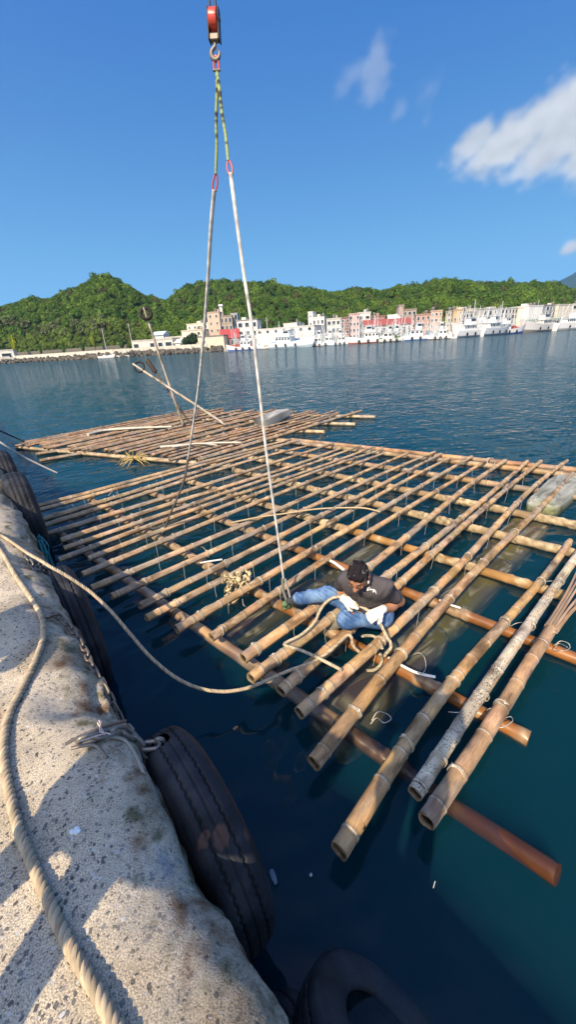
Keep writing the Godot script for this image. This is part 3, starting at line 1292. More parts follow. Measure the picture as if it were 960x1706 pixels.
func link_shape(long: float, wide: float, thick: float) -> ArrayMesh:
	var g := Geo.new()
	var pts := PackedVector3Array()
	var st := (long - wide) / 2.0
	for k in 25:
		var a := TAU * k / 24.0
		var x := cos(a) * (wide - thick) / 2.0
		var y := sin(a) * (wide - thick) / 2.0
		pts.append(Vector3(x, y + (st if y > 0.0 else -st) if absf(y) > 1e-4 else y, 0.0))
	tube(g, pts, thick / 2.0, 8, Color.WHITE, false)
	return g.mesh()


func chain(label: String, points: Array, long: float, mat: Material, group := "") -> Node3D:
	var o := thing("chain", label, "chain", points[0], group)
	var path := curve(points, 0.004)
	var link := link_shape(long, long * 0.62, long * 0.20)
	var pitch := long * 0.66
	var run := 0.0
	var k := 0
	var twist := rf(0, PI)
	for j in range(1, path.size()):
		run += path[j].distance_to(path[j - 1])
		if run >= pitch:
			run = 0.0
			var d := (path[mini(j + 3, path.size() - 1)] - path[maxi(j - 4, 0)]).normalized()
			var side := side_of(d)
			var m := MeshInstance3D.new()
			m.name = numbered(o, "link")
			m.mesh = link
			m.material_override = mat
			var b := Basis(side, d, side.cross(d)).rotated(d, twist + (PI / 2.0) * k + rf(-0.25, 0.25))
			m.transform = Transform3D(b, path[j] - o.position)
			o.add_child(m, true)
			k += 1
	return o


func chains() -> void:
	var hole := QUAY + ALONG * (-1.125 + 0.46 * sin(0.46)) + SEAWARD * 0.095 + Vector3.UP * (0.875 - 0.46 + 0.46 * cos(0.46))
	# bundle lying in the notch and going over the edge to the torn tyre
	chain("bright steel chain from the quay notch into the torn tyre's hole", [on_quay(118, 1240, 0.02), on_quay(150, 1230, 0.03), on_quay(185, 1220, 0.045), on_quay(212, 1220, 0.05), on_quay(232, 1240, 0.03), hole.lerp(on_quay(240, 1250, 0.03), 0.45), hole, hole + Vector3(0.01, -0.06, 0.0)], 0.092, M["steel"])
	chain("slack chain end that hangs down the quay's face beside the torn tyre", [on_quay(206, 1206, 0.03), on_quay(226, 1228, 0.04), on_quay(240, 1252, 0.0), on_quay(246, 1275, -0.05), on_quay(252, 1296, -0.13)], 0.06, M["steel"])
	chain("dull chain over the quay's edge near the rope's bend, down along the middle tyre", [on_quay(74, 1030, 0.02), on_quay(92, 1026, 0.035), on_quay(105, 1034, 0.03), on_quay(122, 1052, 0.02), on_quay(140, 1082, 0.01), on_quay(152, 1108, 0.0), on_quay(172, 1142, -0.02), on_quay(186, 1168, -0.06), on_quay(200, 1196, -0.12)], 0.075, M["old_steel"])
	chain("short shiny chain across the quay's edge just under the rope to the raft", [on_quay(38, 925, 0.02), on_quay(52, 932, 0.03), on_quay(66, 940, 0.03), on_quay(80, 950, 0.01), on_quay(94, 957, -0.02)], 0.085, M["steel"])
	# steel rod hooks and tie wires in the bundle
	var b := thing("wire_bundle", "tangle of bent steel rods tied with pinkish cord on the chain bundle", "steel wire", on_quay(170, 1225))
	for q in [[[108, 1240], [135, 1226], [170, 1212], [209, 1201]], [[118, 1247], [146, 1241], [162, 1244], [178, 1262]]]:
		var pts := []
		for e in q:
			pts.append(on_quay(e[0], e[1], rf(0.025, 0.05)))
		var g := Geo.new()
		tube(g, curve(pts, 0.01), rf(0.0055, 0.0075), 8)
		part("rod", g, M["old_steel"], b)
	var tie := Geo.new()
	for q in [[[165, 1200], [168, 1214], [172, 1222], [160, 1226], [130, 1236]], [[162, 1204], [170, 1216], [174, 1224]], [[168, 1202], [166, 1218], [176, 1221], [184, 1223]]]:
		var pts := []
		for e in q:
			pts.append(on_quay(e[0], e[1], 0.06))
		tube(tie, curve(pts, 0.01), 0.0028, 5, Color(0.62, 0.48, 0.42))
	part("cord", tie, M["rope"], b)
	var cable := Geo.new()
	tube(cable, curve([on_quay(176, 1226, 0.03), on_quay(205, 1232, 0.02), on_quay(222, 1252, 0.012), on_quay(236, 1282, 0.01), on_quay(245, 1305, -0.03)], 0.01), 0.007, 8, Color(0.36, 0.32, 0.27))
	tag(part("old_cable", cable, M["rope"], self), "grey stiff cable lying over the quay's edge beside the steel chain bundle", "cable")


# three-strand laid rope along pts
func laid_rope(pts: PackedVector3Array, r: float, pitch: float, col: Color, yarn := Color(0, 0, 0, 0), sides := 7) -> Geo:
	var g := Geo.new()
	var marks := Geo.new()
	for strand in 3:
		var out := PackedVector3Array()
		var cols := PackedColorArray()
		var mk := PackedVector3Array()
		var run := 0.0
		var side := Vector3.ZERO
		for k in pts.size():
			var d := (pts[mini(k + 1, pts.size() - 1)] - pts[maxi(k - 1, 0)]).normalized()
			side = side_of(d) if k == 0 else (side - d * side.dot(d)).normalized()
			if k > 0:
				run += pts[k].distance_to(pts[k - 1])
			var a := TAU * (run / pitch + strand / 3.0)
			out.append(pts[k] + (side * cos(a) + d.cross(side) * sin(a)) * r * 0.50)
			mk.append(pts[k] + (side * cos(a) + d.cross(side) * sin(a)) * r * 0.985)
			cols.append(shade(col, 1.0 + 0.45 * noise.get_noise_2d(run * 45.0, strand * 20.0) + 0.25 * noise.get_noise_2d(run * 300.0, strand * 9.0)))
		tube(g, out, r * 0.56, sides, cols)
		if yarn.a > 0.0 and strand == 0:
			var k := 0
			while k < mk.size() - 6:
				if noise.get_noise_2d(k * 0.35, 50.0) > -0.05:
					tube(g, mk.slice(k, k + 5), r * 0.07, 5, yarn)
				k += 4
	return g


func ropes() -> void:
	# thick mooring rope on the quay
	var pts := []
	for q in [[-30, 880], [0, 916], [25, 958], [52, 998], [68, 1026], [72, 1056], [62, 1092], [40, 1140], [18, 1182], [8, 1215], [6, 1262], [15, 1320], [30, 1380], [54, 1440], [80, 1500], [105, 1556], [135, 1610], [166, 1662], [200, 1722], [250, 1800]]:
		pts.append(on_quay(q[0], q[1], 0.016))
	tag(part("mooring_rope", laid_rope(curve(pts, 0.006), 0.0155, 0.070, Color(0.42, 0.345, 0.24), Color(0.45, 0.05, 0.03, 1.0), 9), M["rope"], self), "thick beige twisted rope with red tracer yarn lying along the quay's edge", "rope")
	# rope from the quay, drooping over the water to the man's place on the raft
	pts = [on_quay(-60, 868, 0.016), on_quay(-25, 880, 0.016), on_quay(0, 891, 0.018), on_quay(22, 905, 0.018), spot(45, 921, 1.025), spot(66, 933, 1.022)]
	for q in [[85, 945, 1.0], [110, 959, 0.93], [150, 986, 0.80], [185, 1019, 0.67], [215, 1054, 0.55], [250, 1094, 0.42], [290, 1127, 0.31], [330, 1146, 0.23], [370, 1152, 0.19], [405, 1148, 0.19], [432, 1139, 0.235], [455, 1129, 0.235], [480, 1118, 0.20], [520, 1103, 0.19], [548, 1086, 0.225], [566, 1070, 0.235], [580, 1058, 0.235], [586, 1062, 0.235], [588, 1075, 0.16], [600, 1087, 0.13]]:
		pts.append(spot(q[0], q[1], q[2]))
	tag(part("mooring_rope", laid_rope(curve(pts, 0.008), 0.0125, 0.055, Color(0.42, 0.345, 0.24)), M["rope"], self), "twisted rope drooping from the quay over open water to the near raft", "rope")
	# the rope in the man's hands
	pts = []
	for q in [[569, 1116, 0.225], [548, 1105, 0.225], [522, 1092, 0.22], [498, 1082, 0.22], [478, 1076, 0.225], [474, 1073, 0.235], [484, 1067, 0.235], [500, 1059, 0.235], [515, 1047, 0.24], [526, 1034, 0.25], [533, 1018, 0.30], [542, 1005, 0.38], [555, 996, 0.44], [568, 994, 0.475], [578, 997, 0.485], [590, 1004, 0.48], [605, 1012, 0.47], [618, 1020, 0.455], [628, 1030, 0.43], [637, 1045, 0.36], [645, 1062, 0.27], [651, 1070, 0.235], [651, 1080, 0.20], [645, 1087, 0.15], [641, 1093, 0.09]]:
		pts.append(spot(q[0], q[1], q[2]))
	tag(part("held_rope", laid_rope(curve(pts, 0.006), 0.0125, 0.055, Color(0.47, 0.40, 0.28)), M["rope"], self), "rope held in both gloved hands of the seated man", "rope")
	pts = []
	for q in [[604, 1060, 0.225], [614, 1059, 0.19], [625, 1061, 0.17], [634, 1070, 0.19], [637, 1080, 0.235]]:
		pts.append(spot(q[0], q[1], q[2]))
	tag(part("rope_end", laid_rope(curve(pts, 0.008), 0.012, 0.055, Color(0.42, 0.36, 0.25)), M["rope"], self), "short rope piece curving between two poles just below the man's left glove", "rope")
	pts = []
	for q in [[612, 1117, 0.0], [624, 1116, 0.02], [634, 1108, 0.04], [637, 1098, 0.08], [634, 1090, 0.17]]:
		pts.append(spot(q[0], q[1], q[2]))
	tag(part("rope_end", laid_rope(curve(pts, 0.008), 0.012, 0.055, Color(0.38, 0.34, 0.24)), M["rope"], self), "wet rope end dipping into the water below the pole in front of the man", "rope")
	# thin lines at the left edge
	var g := Geo.new()
	tube(g, curve([spot(-40, 712, 1.15), spot(0, 737, 0.85), spot(45, 764, 0.4), spot(95, 788, -0.03)], 0.05), 0.018, 7, Color(0.55, 0.52, 0.46))
	tag(part("thin_line", g, M["rope"], self), "pale thin line running from the left edge down into the water", "rope")
	g = Geo.new()
	tube(g, curve([spot(-30, 706, 0.9), spot(0, 718, 0.6), spot(20, 727, 0.35), spot(38, 735, 0.2)], 0.05), 0.02, 7, Color(0.03, 0.03, 0.035))
	tag(part("thin_line", g, M["rope"], self), "dark thin line running from the left edge to the farther raft's corner", "rope")
	# frayed teal netting at the foot of the third tyre
	g = Geo.new()
	for k in 26:
		var a := spot(62 + rf(0, 8), 894 + rf(-4, 6), 0.55)
		var p := [a]
		for j in 5:
			a += Vector3(rf(-0.03, 0.05), rf(-0.16, -0.06), rf(-0.01, 0.06))
			p.append(a)
		tube(g, curve(p, 0.03), rf(0.004, 0.009), 5, Color(0.05, 0.20, 0.22) * rf(0.6, 1.6))
	tag(part("frayed_net", g, M["rope"], self), "frayed teal netting hanging at the quay's face below the black tyre", "net")


# ------------------------------------------------------------------ what the crane has hung over the raft
func crane_gear() -> void:
	var far := 4.0
	var top := reach(355, 14, far)
	var low := reach(358, 70, far)
	var o := thing("crane_hook_block", "red and black crane hook block hanging high in the sky", "crane hook", low)
	var ax := (top - low).normalized()
	var right := Vector3(1, 0, 0.12).normalized()
	right = (right - ax * right.dot(ax)).normalized()
	var fwd := right.cross(ax)
	var b := Basis(right, ax, fwd)
	var hh := top.distance_to(low)
	var mid := low.lerp(top, 0.5)
	var u := hh / 0.36 * 0.9
	var black := plain("hook_paint", Color(0.035, 0.032, 0.035), 0.45, 0.3)
	var red := plain("red_paint", Color(0.50, 0.055, 0.035), 0.35)
	for s in [-1.0, 1.0]:
		var g := Geo.new()
		cut_box(g, Vector3(0.022 * u, hh * 1.02, 0.17 * u), 0.008 * u, Transform3D(b, mid + right * s * 0.085 * u))
		part("cheek_plate", g, black, o)
		g = Geo.new()
		lathe(g, [Vector2(0.0, 0.018) * u, Vector2(0.028, 0.018) * u, Vector2(0.034, 0.008) * u, Vector2(0.034, -0.005) * u], 16, Transform3D(Basis(fwd, right * s, fwd.cross(right * s)), mid + ax * hh * 0.17 + right * s * 0.097 * u))
		part("axle_nut", g, M["old_steel"], o)
	var sheave := Geo.new()
	lathe(sheave, [Vector2(0.0, 0.07) * u, Vector2(0.125, 0.07) * u, Vector2(0.138, 0.055) * u, Vector2(0.138, -0.055) * u, Vector2(0.125, -0.07) * u, Vector2(0.0, -0.07) * u], 32, Transform3D(Basis(fwd, right, fwd.cross(right)), mid + ax * hh * 0.17))
	part("sheave_guard", sheave, red, o)
	var cross := Geo.new()
	cut_box(cross, Vector3(0.15, 0.085, 0.12) * u, 0.012 * u, Transform3D(b, low + ax * 0.045 * u))
	part("crosshead", cross, M["old_steel"], o)
	# the hook: shank, then the bowl
	var pts := PackedVector3Array()
	var rads := PackedFloat32Array()
	for q in [[0.0, 0.03, 0.026], [0.0, -0.02, 0.026], [0.0, -0.05, 0.027], [-0.03, -0.075, 0.030], [-0.062, -0.105, 0.033], [-0.075, -0.145, 0.036], [-0.062, -0.187, 0.038], [-0.028, -0.216, 0.038], [0.012, -0.220, 0.036], [0.05, -0.197, 0.032], [0.068, -0.16, 0.027], [0.066, -0.125, 0.020], [0.058, -0.105, 0.012]]:
		pts.append(low + right * q[0] * u + ax * q[1] * u)
		rads.append(q[2] * u)
	var hook := Geo.new()
	tube(hook, pts, rads, 12)
	part("hook", hook, M["old_steel"], o)
	var latch := Geo.new()
	tube(latch, line([low + right * 0.012 * u + ax * -0.055 * u, low + right * 0.06 * u + ax * -0.118 * u]), 0.009 * u, 7)
	part("latch", latch, M["old_steel"], o)
	for s in [[345, 0.065], [360, 0.065]]:      # hoist cables up to the jib
		var c := Geo.new()
		var foot := mid + ax * hh * 0.3 + right * (0.05 if s[0] > 350 else -0.05) * u
		tube(c, line([foot, foot + Vector3(0, 16.0, 0)]), 0.008, 8)
		part("hoist_cable", c, M["cable"], o)

	# slings
	var ring := low + ax * -0.205 * u
	var join := reach(361, 117, far)
	var lj := reach(360, 291, far * 1.03)
	var rj := reach(381, 268, far * 0.97)
	var sh := thing("red_shackle", "long red shackle hanging in the crane hook's bowl", "shackle", join)
	var g := Geo.new()
	var w := 0.018
	tube(g, curve([join + right * -w, ring.lerp(join, 0.5) + right * -w, ring + ax * 0.0 + right * -w * 0.7, ring + ax * 0.015, ring + right * w * 0.7, ring.lerp(join, 0.5) + right * w, join + right * w], 0.01), 0.008, 9)
	part("bow", g, red, sh)
	g = Geo.new()
	tube(g, line([join - right * 0.028, join + right * 0.028]), 0.009, 9)
	part("pin", g, M["old_steel"], sh)
	var green := Color(0.22, 0.27, 0.12)
	for e in [[lj, "green round sling on the left leg, running down from the red shackle"], [rj, "green round sling on the right leg, running down from the red shackle"]]:
		g = Geo.new()
		var to: Vector3 = e[0]
		var p := PackedVector3Array()
		var rr := PackedFloat32Array()
		var cc := PackedColorArray()
		for k in 41:
			var f := k / 40.0
			p.append((join + Vector3.DOWN * 0.012).lerp(to, f) + right * 0.003 * sin(f * 11.0))
			rr.append(0.0125 + 0.004 * sin(f * 37.0) * noise.get_noise_1d(f * 300.0))
			cc.append(shade(mixc(green, Color(0.05, 0.05, 0.045), 1.0 if noise.get_noise_2d(f * 140.0, to.x * 50.0) > 0.22 else 0.0), 0.8 + 0.6 * absf(sin(f * 60.0))))
		tube(g, p, rr, 8, cc)
		tag(part("round_sling", g, M["cloth"], self), e[1], "sling", "green round slings under the crane hook")
	for e in [[lj, reach(357, 318, far * 1.04), "small pinkish red shackle joining green and white slings, the lower one"], [rj, reach(384, 290, far * 0.965), "small pinkish red shackle joining green and white slings, the higher one"]]:
		var a: Vector3 = e[0]
		var z: Vector3 = e[1]
		var s2 := thing("sling_shackle", e[2], "shackle", z, "shackles between the slings")
		g = Geo.new()
		tube(g, curve([z - right * 0.012, a.lerp(z, 0.6) - right * 0.020, a.lerp(z, 0.15) - right * 0.013, a, a.lerp(z, 0.15) + right * 0.013, a.lerp(z, 0.6) + right * 0.020, z + right * 0.012], 0.01), 0.0065, 8)
		part("bow", g, red, s2)
		g = Geo.new()
		tube(g, line([z - right * 0.022, z + right * 0.022]), 0.007, 8)
		part("pin", g, M["old_steel"], s2)
	var la := reach(357, 316, far * 1.04)
	var ra := reach(384, 288, far * 0.965)
	var webbing := Color(0.46, 0.445, 0.41)
	# left leg: flat web down to the raft, the last part a dark wire
	var lp := []
	for q in [[357, 316, 0.0], [351, 385, 0.12], [346, 470, 0.28], [339, 560, 0.45], [331, 640, 0.60], [322, 705, 0.72], [313, 765, 0.83]]:
		lp.append(reach(q[0], q[1], lerpf(far * 1.04, 5.0, q[2])))
	strap("white webbing sling down to the raft, the left of the two", lp, webbing, 0.020)
	var dark := Geo.new()
	var foot := spot(276, 884, 0.14)
	tube(dark, curve([lp[lp.size() - 1], reach(304, 808, lerpf(far * 1.04, 5.0, 0.9)), foot + Vector3(0, 0.05, 0), foot + Vector3(0, -0.12, 0.02)], 0.03), 0.013, 7, Color(0.09, 0.085, 0.08))
	tag(part("lifting_wire", dark, M["rope"], self), "dark wire between the left white sling and the raft", "wire rope")
	var rp := []
	for q in [[384, 288, 0.0], [394, 365, 0.12], [407, 460, 0.27], [420, 545, 0.40], [431, 640, 0.53], [441, 730, 0.66], [452, 815, 0.78], [462, 885, 0.88], [470, 945, 0.96], [473, 968, 1.0]]:
		rp.append(reach(q[0], q[1], lerpf(far * 0.965, 3.16, q[2])))
	strap("white webbing sling down to the float before the man, the right of the two", rp, webbing, 0.0150)
	var g2 := Geo.new()
	var hk: Vector3 = rp[rp.size() - 1]
	var eye := spot(480, 1008, 0.08)
	tube(g2, curve([hk + Vector3(-0.01, 0.03, 0), hk.lerp(eye, 0.4) + Vector3(-0.02, 0, 0), eye + Vector3(0, 0.02, 0), eye + Vector3(0.03, -0.1, 0.0)], 0.02), 0.014, 8, Color(0.17, 0.18, 0.15))
	tube(g2, curve([hk + Vector3(0.015, 0.02, 0), hk.lerp(eye, 0.5) + Vector3(0.03, 0, 0), eye + Vector3(0.03, 0.02, 0.0)], 0.02), 0.011, 8, Color(0.30, 0.30, 0.27))
	for k in 14:
		lump(g2, eye + Vector3(rf(-0.04, 0.05), rf(-0.05, 0.06), rf(-0.04, 0.04)), Vector3(rf(0.012, 0.03), rf(0.01, 0.025), rf(0.012, 0.03)), 0.4, 8.0, 5, 8, Color(0.09, 0.15, 0.08) * rf(0.6, 1.3), 0.3)
	tag(part("sling_hook", g2, M["crust"], self), "weedy green hook and wire at the foot of the right white sling", "hook")


func strap(label: String, points: Array, col: Color, half: float) -> void:
	var g := Geo.new()
	var p := curve(points, 0.03)
	var cc := PackedColorArray()
	for k in p.size():
		cc.append(shade(col, 1.0 + 0.6 * noise.get_noise_2d(k * 3.0, label.length() * 7.0)))
	var rr := PackedFloat32Array()
	for k in p.size():
		rr.append(half * lerpf(1.0, 0.62, float(k) / p.size()))
	tube(g, p, rr, 10, cc, true, 0.6)
	tag(part("webbing_sling", g, M["cloth"], self), label, "sling")

# ------------------------------------------------------------------ people
# meshes the smooth union of tapered capsules [a, b, radius at a, radius at b] as surface nets
func flesh(bones: Array, cell: float, blend: float, col := Color.WHITE, paint = null) -> Geo:
	var lo := Vector3.ONE * 1e9
	var hi := -lo
	for q in bones:
		var r: float = maxf(q[2], q[3]) + cell * 3.0
		for p in [q[0], q[1]]:
			lo = lo.min(p - Vector3.ONE * r)
			hi = hi.max(p + Vector3.ONE * r)
	var nx := int((hi.x - lo.x) / cell) + 2
	var ny := int((hi.y - lo.y) / cell) + 2
	var nz := int((hi.z - lo.z) / cell) + 2
	var f := PackedFloat32Array()
	f.resize(nx * ny * nz)
	f.fill(1.0)
	for q in bones:
		var a: Vector3 = q[0]
		var b: Vector3 = q[1]
		var ra: float = q[2]
		var rb: float = q[3]
		var m := maxf(ra, rb) + blend + cell * 2.0
		var l := ((a.min(b) - Vector3.ONE * m - lo) / cell).floor()
		var h := ((a.max(b) + Vector3.ONE * m - lo) / cell).ceil()
		var ab := b - a
		var dd := maxf(ab.length_squared(), 1e-9)
		for z in range(maxi(int(l.z), 0), mini(int(h.z) + 1, nz)):
			for y in range(maxi(int(l.y), 0), mini(int(h.y) + 1, ny)):
				for x in range(maxi(int(l.x), 0), mini(int(h.x) + 1, nx)):
					var p := lo + Vector3(x, y, z) * cell
					var t := clampf((p - a).dot(ab) / dd, 0.0, 1.0)
					var d := p.distance_to(a + ab * t) - lerpf(ra, rb, t)
					var k := x + nx * (y + ny * z)
					var o := f[k]
					var e := maxf(blend - absf(o - d), 0.0) / blend
					f[k] = minf(o, d) - e * e * blend * 0.25
	var g := Geo.new()
	var ids := PackedInt32Array()
	ids.resize(nx * ny * nz)
	ids.fill(-1)
	var off := [0, 1, nx, nx + 1, nx * ny, nx * ny + 1, nx * ny + nx, nx * ny + nx + 1]
	var corner := [Vector3(0, 0, 0), Vector3(1, 0, 0), Vector3(0, 1, 0), Vector3(1, 1, 0), Vector3(0, 0, 1), Vector3(1, 0, 1), Vector3(0, 1, 1), Vector3(1, 1, 1)]
	var edges := [[0, 1], [2, 3], [4, 5], [6, 7], [0, 2], [1, 3], [4, 6], [5, 7], [0, 4], [1, 5], [2, 6], [3, 7]]
	for z in nz - 1:
		for y in ny - 1:
			for x in nx - 1:
				var k := x + nx * (y + ny * z)
				var s0 := f[k] < 0.0
				if (f[k + 1] < 0.0) == s0 and (f[k + nx] < 0.0) == s0 and (f[k + off[4]] < 0.0) == s0 and (f[k + off[3]] < 0.0) == s0 and (f[k + off[5]] < 0.0) == s0 and (f[k + off[6]] < 0.0) == s0 and (f[k + off[7]] < 0.0) == s0:
					continue
				var sum := Vector3.ZERO
				var n := 0
				for e in edges:
					var va := f[k + off[e[0]]]
					var vb := f[k + off[e[1]]]
					if (va < 0.0) != (vb < 0.0):
						sum += corner[e[0]].lerp(corner[e[1]], va / (va - vb))
						n += 1
				var p := lo + (Vector3(x, y, z) + sum / n) * cell
				ids[k] = g.at(p, paint.call(p) if paint != null else col)
	for z in range(1, nz - 1):
		for y in range(1, ny - 1):
			for x in range(1, nx - 1):
				var k := x + nx * (y + ny * z)
				var s0 := f[k] < 0.0
				for ax in 3:
					var st: int = [1, nx, nx * ny][ax]
					if (f[k + st] < 0.0) == s0:
						continue
					var u: int = [nx, nx * ny, 1][ax]
					var v: int = [nx * ny, 1, nx][ax]
					var q := [ids[k - u - v], ids[k - v], ids[k], ids[k - u]]
					if q.min() < 0:
						continue
					if s0:
						g.quad(q[0], q[1], q[2], q[3])
					else:
						g.quad(q[0], q[3], q[2], q[1])
	return g


# a gloved or bare hand: palm, four fingers that curl round a rope, thumb; wrist to knuckles along fwd, back of the hand towards back
func hand(wrist: Vector3, fwd: Vector3, back: Vector3, right: bool, curl: float, thick := 1.0) -> Array:
	var f := fwd.normalized()
	var bk := (back - f * back.dot(f)).normalized()
	var s := f.cross(bk) * (1.0 if right else -1.0)      # towards the thumb
	var out := []
	for k in 4:
		var w := (1.5 - k) * 0.021
		out.append([wrist + f * 0.012 + s * w * 0.6, wrist + f * 0.082 + s * w, 0.014 * thick, 0.0125 * thick])
	out.append([wrist - f * 0.02, wrist + f * 0.02, 0.025 * thick, 0.024 * thick])
	var lens := [0.040, 0.045, 0.042, 0.033]
	for k in 4:
		var p := wrist + f * 0.084 + s * (1.5 - k) * 0.022
		var d := f
		for j in 3:
			d = d.rotated(s * (1.0 if right else -1.0), -curl * (0.75 if j == 0 else 1.0) * (1.0 + 0.06 * k)) if true else d
			var n: Vector3 = p + d * lens[k] * [1.0, 0.72, 0.55][j]
			out.append([p, n, (0.0108 - 0.001 * j) * thick, (0.0100 - 0.001 * j) * thick])
			p = n
	var t := wrist + f * 0.03 + s * 0.036
	var td := (f * 0.55 + s * 0.7 - bk * 0.45).normalized()
	out.append([wrist + f * 0.015 + s * 0.02, t, 0.015 * thick, 0.014 * thick])
	var t2 := t + td * 0.036
	out.append([t, t2, 0.0135 * thick, 0.0115 * thick])
	out.append([t2, t2 + (td - s * 0.5 - bk * 0.35).normalized() * 0.028, 0.0115 * thick, 0.0095 * thick])
	return out


func worker() -> void:
	# joints, laid out in the air above the poles he sits on
	var hip_r := Vector3(0.545, 0.31, -2.72)
	var hip_l := Vector3(0.70, 0.31, -2.60)
	var seat := hip_r.lerp(hip_l, 0.5)
	var knee_r := spot(549, 990, 0.40)
	var ankle_r := spot(503, 996, 0.25)
	var knee_l := spot(577, 1032, 0.30)
	var ankle_l := spot(569, 1030, 0.02)
	var chest := seat + Vector3(-0.045, 0.27, 0.075)
	var neck := seat + Vector3(-0.075, 0.44, 0.155)
	var head := spot(597, 959, 0.845)
	var axis_r := Vector3(-0.80, 0, -0.42).normalized()      # towards his right shoulder
	var face := Vector3(-0.38, -0.50, 0.76).normalized()      # he looks down at his hands
	var sh_r := neck + axis_r * 0.14 + Vector3(0, -0.055, 0.0)
	var sh_l := neck - axis_r * 0.145 + Vector3(0.0, -0.06, 0.0)
	var hand_r := spot(583, 1002, 0.475)
	var hand_l := spot(628, 1021, 0.47)
	var el_r := spot(567, 983, 0.40) + Vector3(0, 0, -0.06)
	var el_l := spot(665, 1001, 0.39)
	var o := thing("person", "man in dark grey T-shirt and blue jeans sitting on the poles, holding a rope", "person", Vector3(seat.x, POLE_Y, seat.z))
	var skin := Color(0.36, 0.17, 0.095)

	# --- body in one surface: head, neck, torso, arms, legs
	var up := (head - neck).normalized()
	var hu := (Vector3.UP - face * Vector3.UP.dot(face)).normalized()      # crown of the head
	var hs := face.cross(hu).normalized()
	var body := []
	body.append([hip_r, hip_l, 0.095, 0.095])
	body.append([seat + Vector3(0, 0.08, 0.02), chest, 0.100, 0.108])
	body.append([chest + axis_r * 0.06, neck + axis_r * 0.07 + Vector3(0, -0.09, -0.01), 0.085, 0.075])
	body.append([chest - axis_r * 0.06, neck - axis_r * 0.07 + Vector3(0, -0.09, -0.01), 0.085, 0.075])
	body.append([sh_r, sh_l, 0.048, 0.048])
	body.append([neck + Vector3(0, -0.03, 0), head - hu * 0.05, 0.056, 0.052])
	for q in [[hip_r, knee_r, ankle_r], [hip_l, knee_l, ankle_l]]:
		body.append([q[0], q[1], 0.082, 0.056])
		body.append([q[1], q[2], 0.056, 0.036])
	for q in [[sh_r, el_r, hand_r], [sh_l, el_l, hand_l]]:
		body.append([q[0], q[1], 0.052, 0.041])
		body.append([q[1], q[1].lerp(q[2], 0.35), 0.041, 0.042])
		body.append([q[1].lerp(q[2], 0.35), q[1].lerp(q[2], 0.86), 0.042, 0.028])
	var bg := flesh(body, 0.012, 0.04, skin)
	for k in bg.v.size():
		bg.c[k] = shade(skin, 1.0 + 0.3 * noise.get_noise_3dv(bg.v[k] * 60.0))
	# --- head with its features, meshed finely and added to the same surface
	var hb := []
	hb.append([head + hu * 0.028 - face * 0.012, head + hu * 0.02 + face * 0.022, 0.082, 0.074])      # skull
	hb.append([head - hu * 0.02 + face * 0.03, head - hu * 0.082 + face * 0.060, 0.062, 0.030])      # jaw to chin
	hb.append([head - hu * 0.045 + face * 0.01 + hs * 0.04, head - hu * 0.078 + face * 0.05, 0.030, 0.022])
	hb.append([head - hu * 0.045 + face * 0.01 - hs * 0.04, head - hu * 0.078 + face * 0.05, 0.030, 0.022])
	hb.append([head + hu * 0.012 + face * 0.090 - hs * 0.03, head + hu * 0.012 + face * 0.090 + hs * 0.03, 0.013, 0.013])      # brow
	hb.append([head - hu * 0.028 + face * 0.082 + hs * 0.036, head - hu * 0.03 + face * 0.078 + hs * 0.045, 0.016, 0.014])
	hb.append([head - hu * 0.028 + face * 0.082 - hs * 0.036, head - hu * 0.03 + face * 0.078 - hs * 0.045, 0.016, 0.014])
	hb.append([head - hu * 0.002 + face * 0.100, head - hu * 0.036 + face * 0.122, 0.008, 0.012])      # nose
	hb.append([head - hu * 0.036 + face * 0.108 - hs * 0.013, head - hu * 0.036 + face * 0.108 + hs * 0.013, 0.009, 0.009])
	hb.append([head - hu * 0.061 + face * 0.098 - hs * 0.018, head - hu * 0.061 + face * 0.098 + hs * 0.018, 0.008, 0.008])      # lips
	for s in [-1.0, 1.0]:
		hb.append([head + hu * 0.008 + hs * s * 0.082 - face * 0.002, head - hu * 0.03 + hs * s * 0.078 + face * 0.004, 0.014, 0.010])      # ears
		hb.append([head - hu * 0.006 + face * 0.088 + hs * s * 0.032, head - hu * 0.006 + face * 0.0885 + hs * s * 0.033, 0.0125, 0.0125])      # closed lids over the eyes
	hb.append([neck.lerp(head, 0.2), head - hu * 0.05, 0.055, 0.052])
	for q in hb.slice(0, hb.size() - 1):
		q[0] = head + (q[0] - head) * 0.88
		q[1] = head + (q[1] - head) * 0.88
		q[2] *= 0.88
		q[3] *= 0.88
	var hg := flesh(hb, 0.005, 0.014, skin, func(p: Vector3) -> Color:
		var e := (p - head) / 0.88
		var c := skin
		var lip := absf(e.dot(hu) + 0.061) + absf(e.dot(hs)) * 0.25
		if e.dot(face) > 0.08 and lip < 0.012:
			c = Color(0.27, 0.10, 0.07)
		elif e.dot(face) > 0.07 and absf(e.dot(hu) - 0.022) < 0.006 and absf(e.dot(hs)) > 0.012 and absf(e.dot(hs)) < 0.05:
			c = Color(0.02, 0.015, 0.012)      # eyebrows
		elif e.dot(face) > 0.088 and absf(e.dot(hu) + 0.008) < 0.0045 and absf(absf(e.dot(hs)) - 0.032) < 0.013:
			c = Color(0.03, 0.02, 0.018)      # lashes of eyes that look down
		return c)
	bg.join(hg)
	part("body", bg, M["skin"], o)
	# --- hair: short and black, over the skull
	var hair := []
	hair.append([head + hu * 0.042 - face * 0.022, head + hu * 0.050 + face * 0.018, 0.083, 0.070])
	hair.append([head + hu * 0.012 - face * 0.045, head - hu * 0.03 - face * 0.05, 0.070, 0.055])
	hair.append([head + hu * 0.064 + face * 0.052 - hs * 0.035, head + hu * 0.070 + face * 0.046 + hs * 0.04, 0.032, 0.029])      # fringe
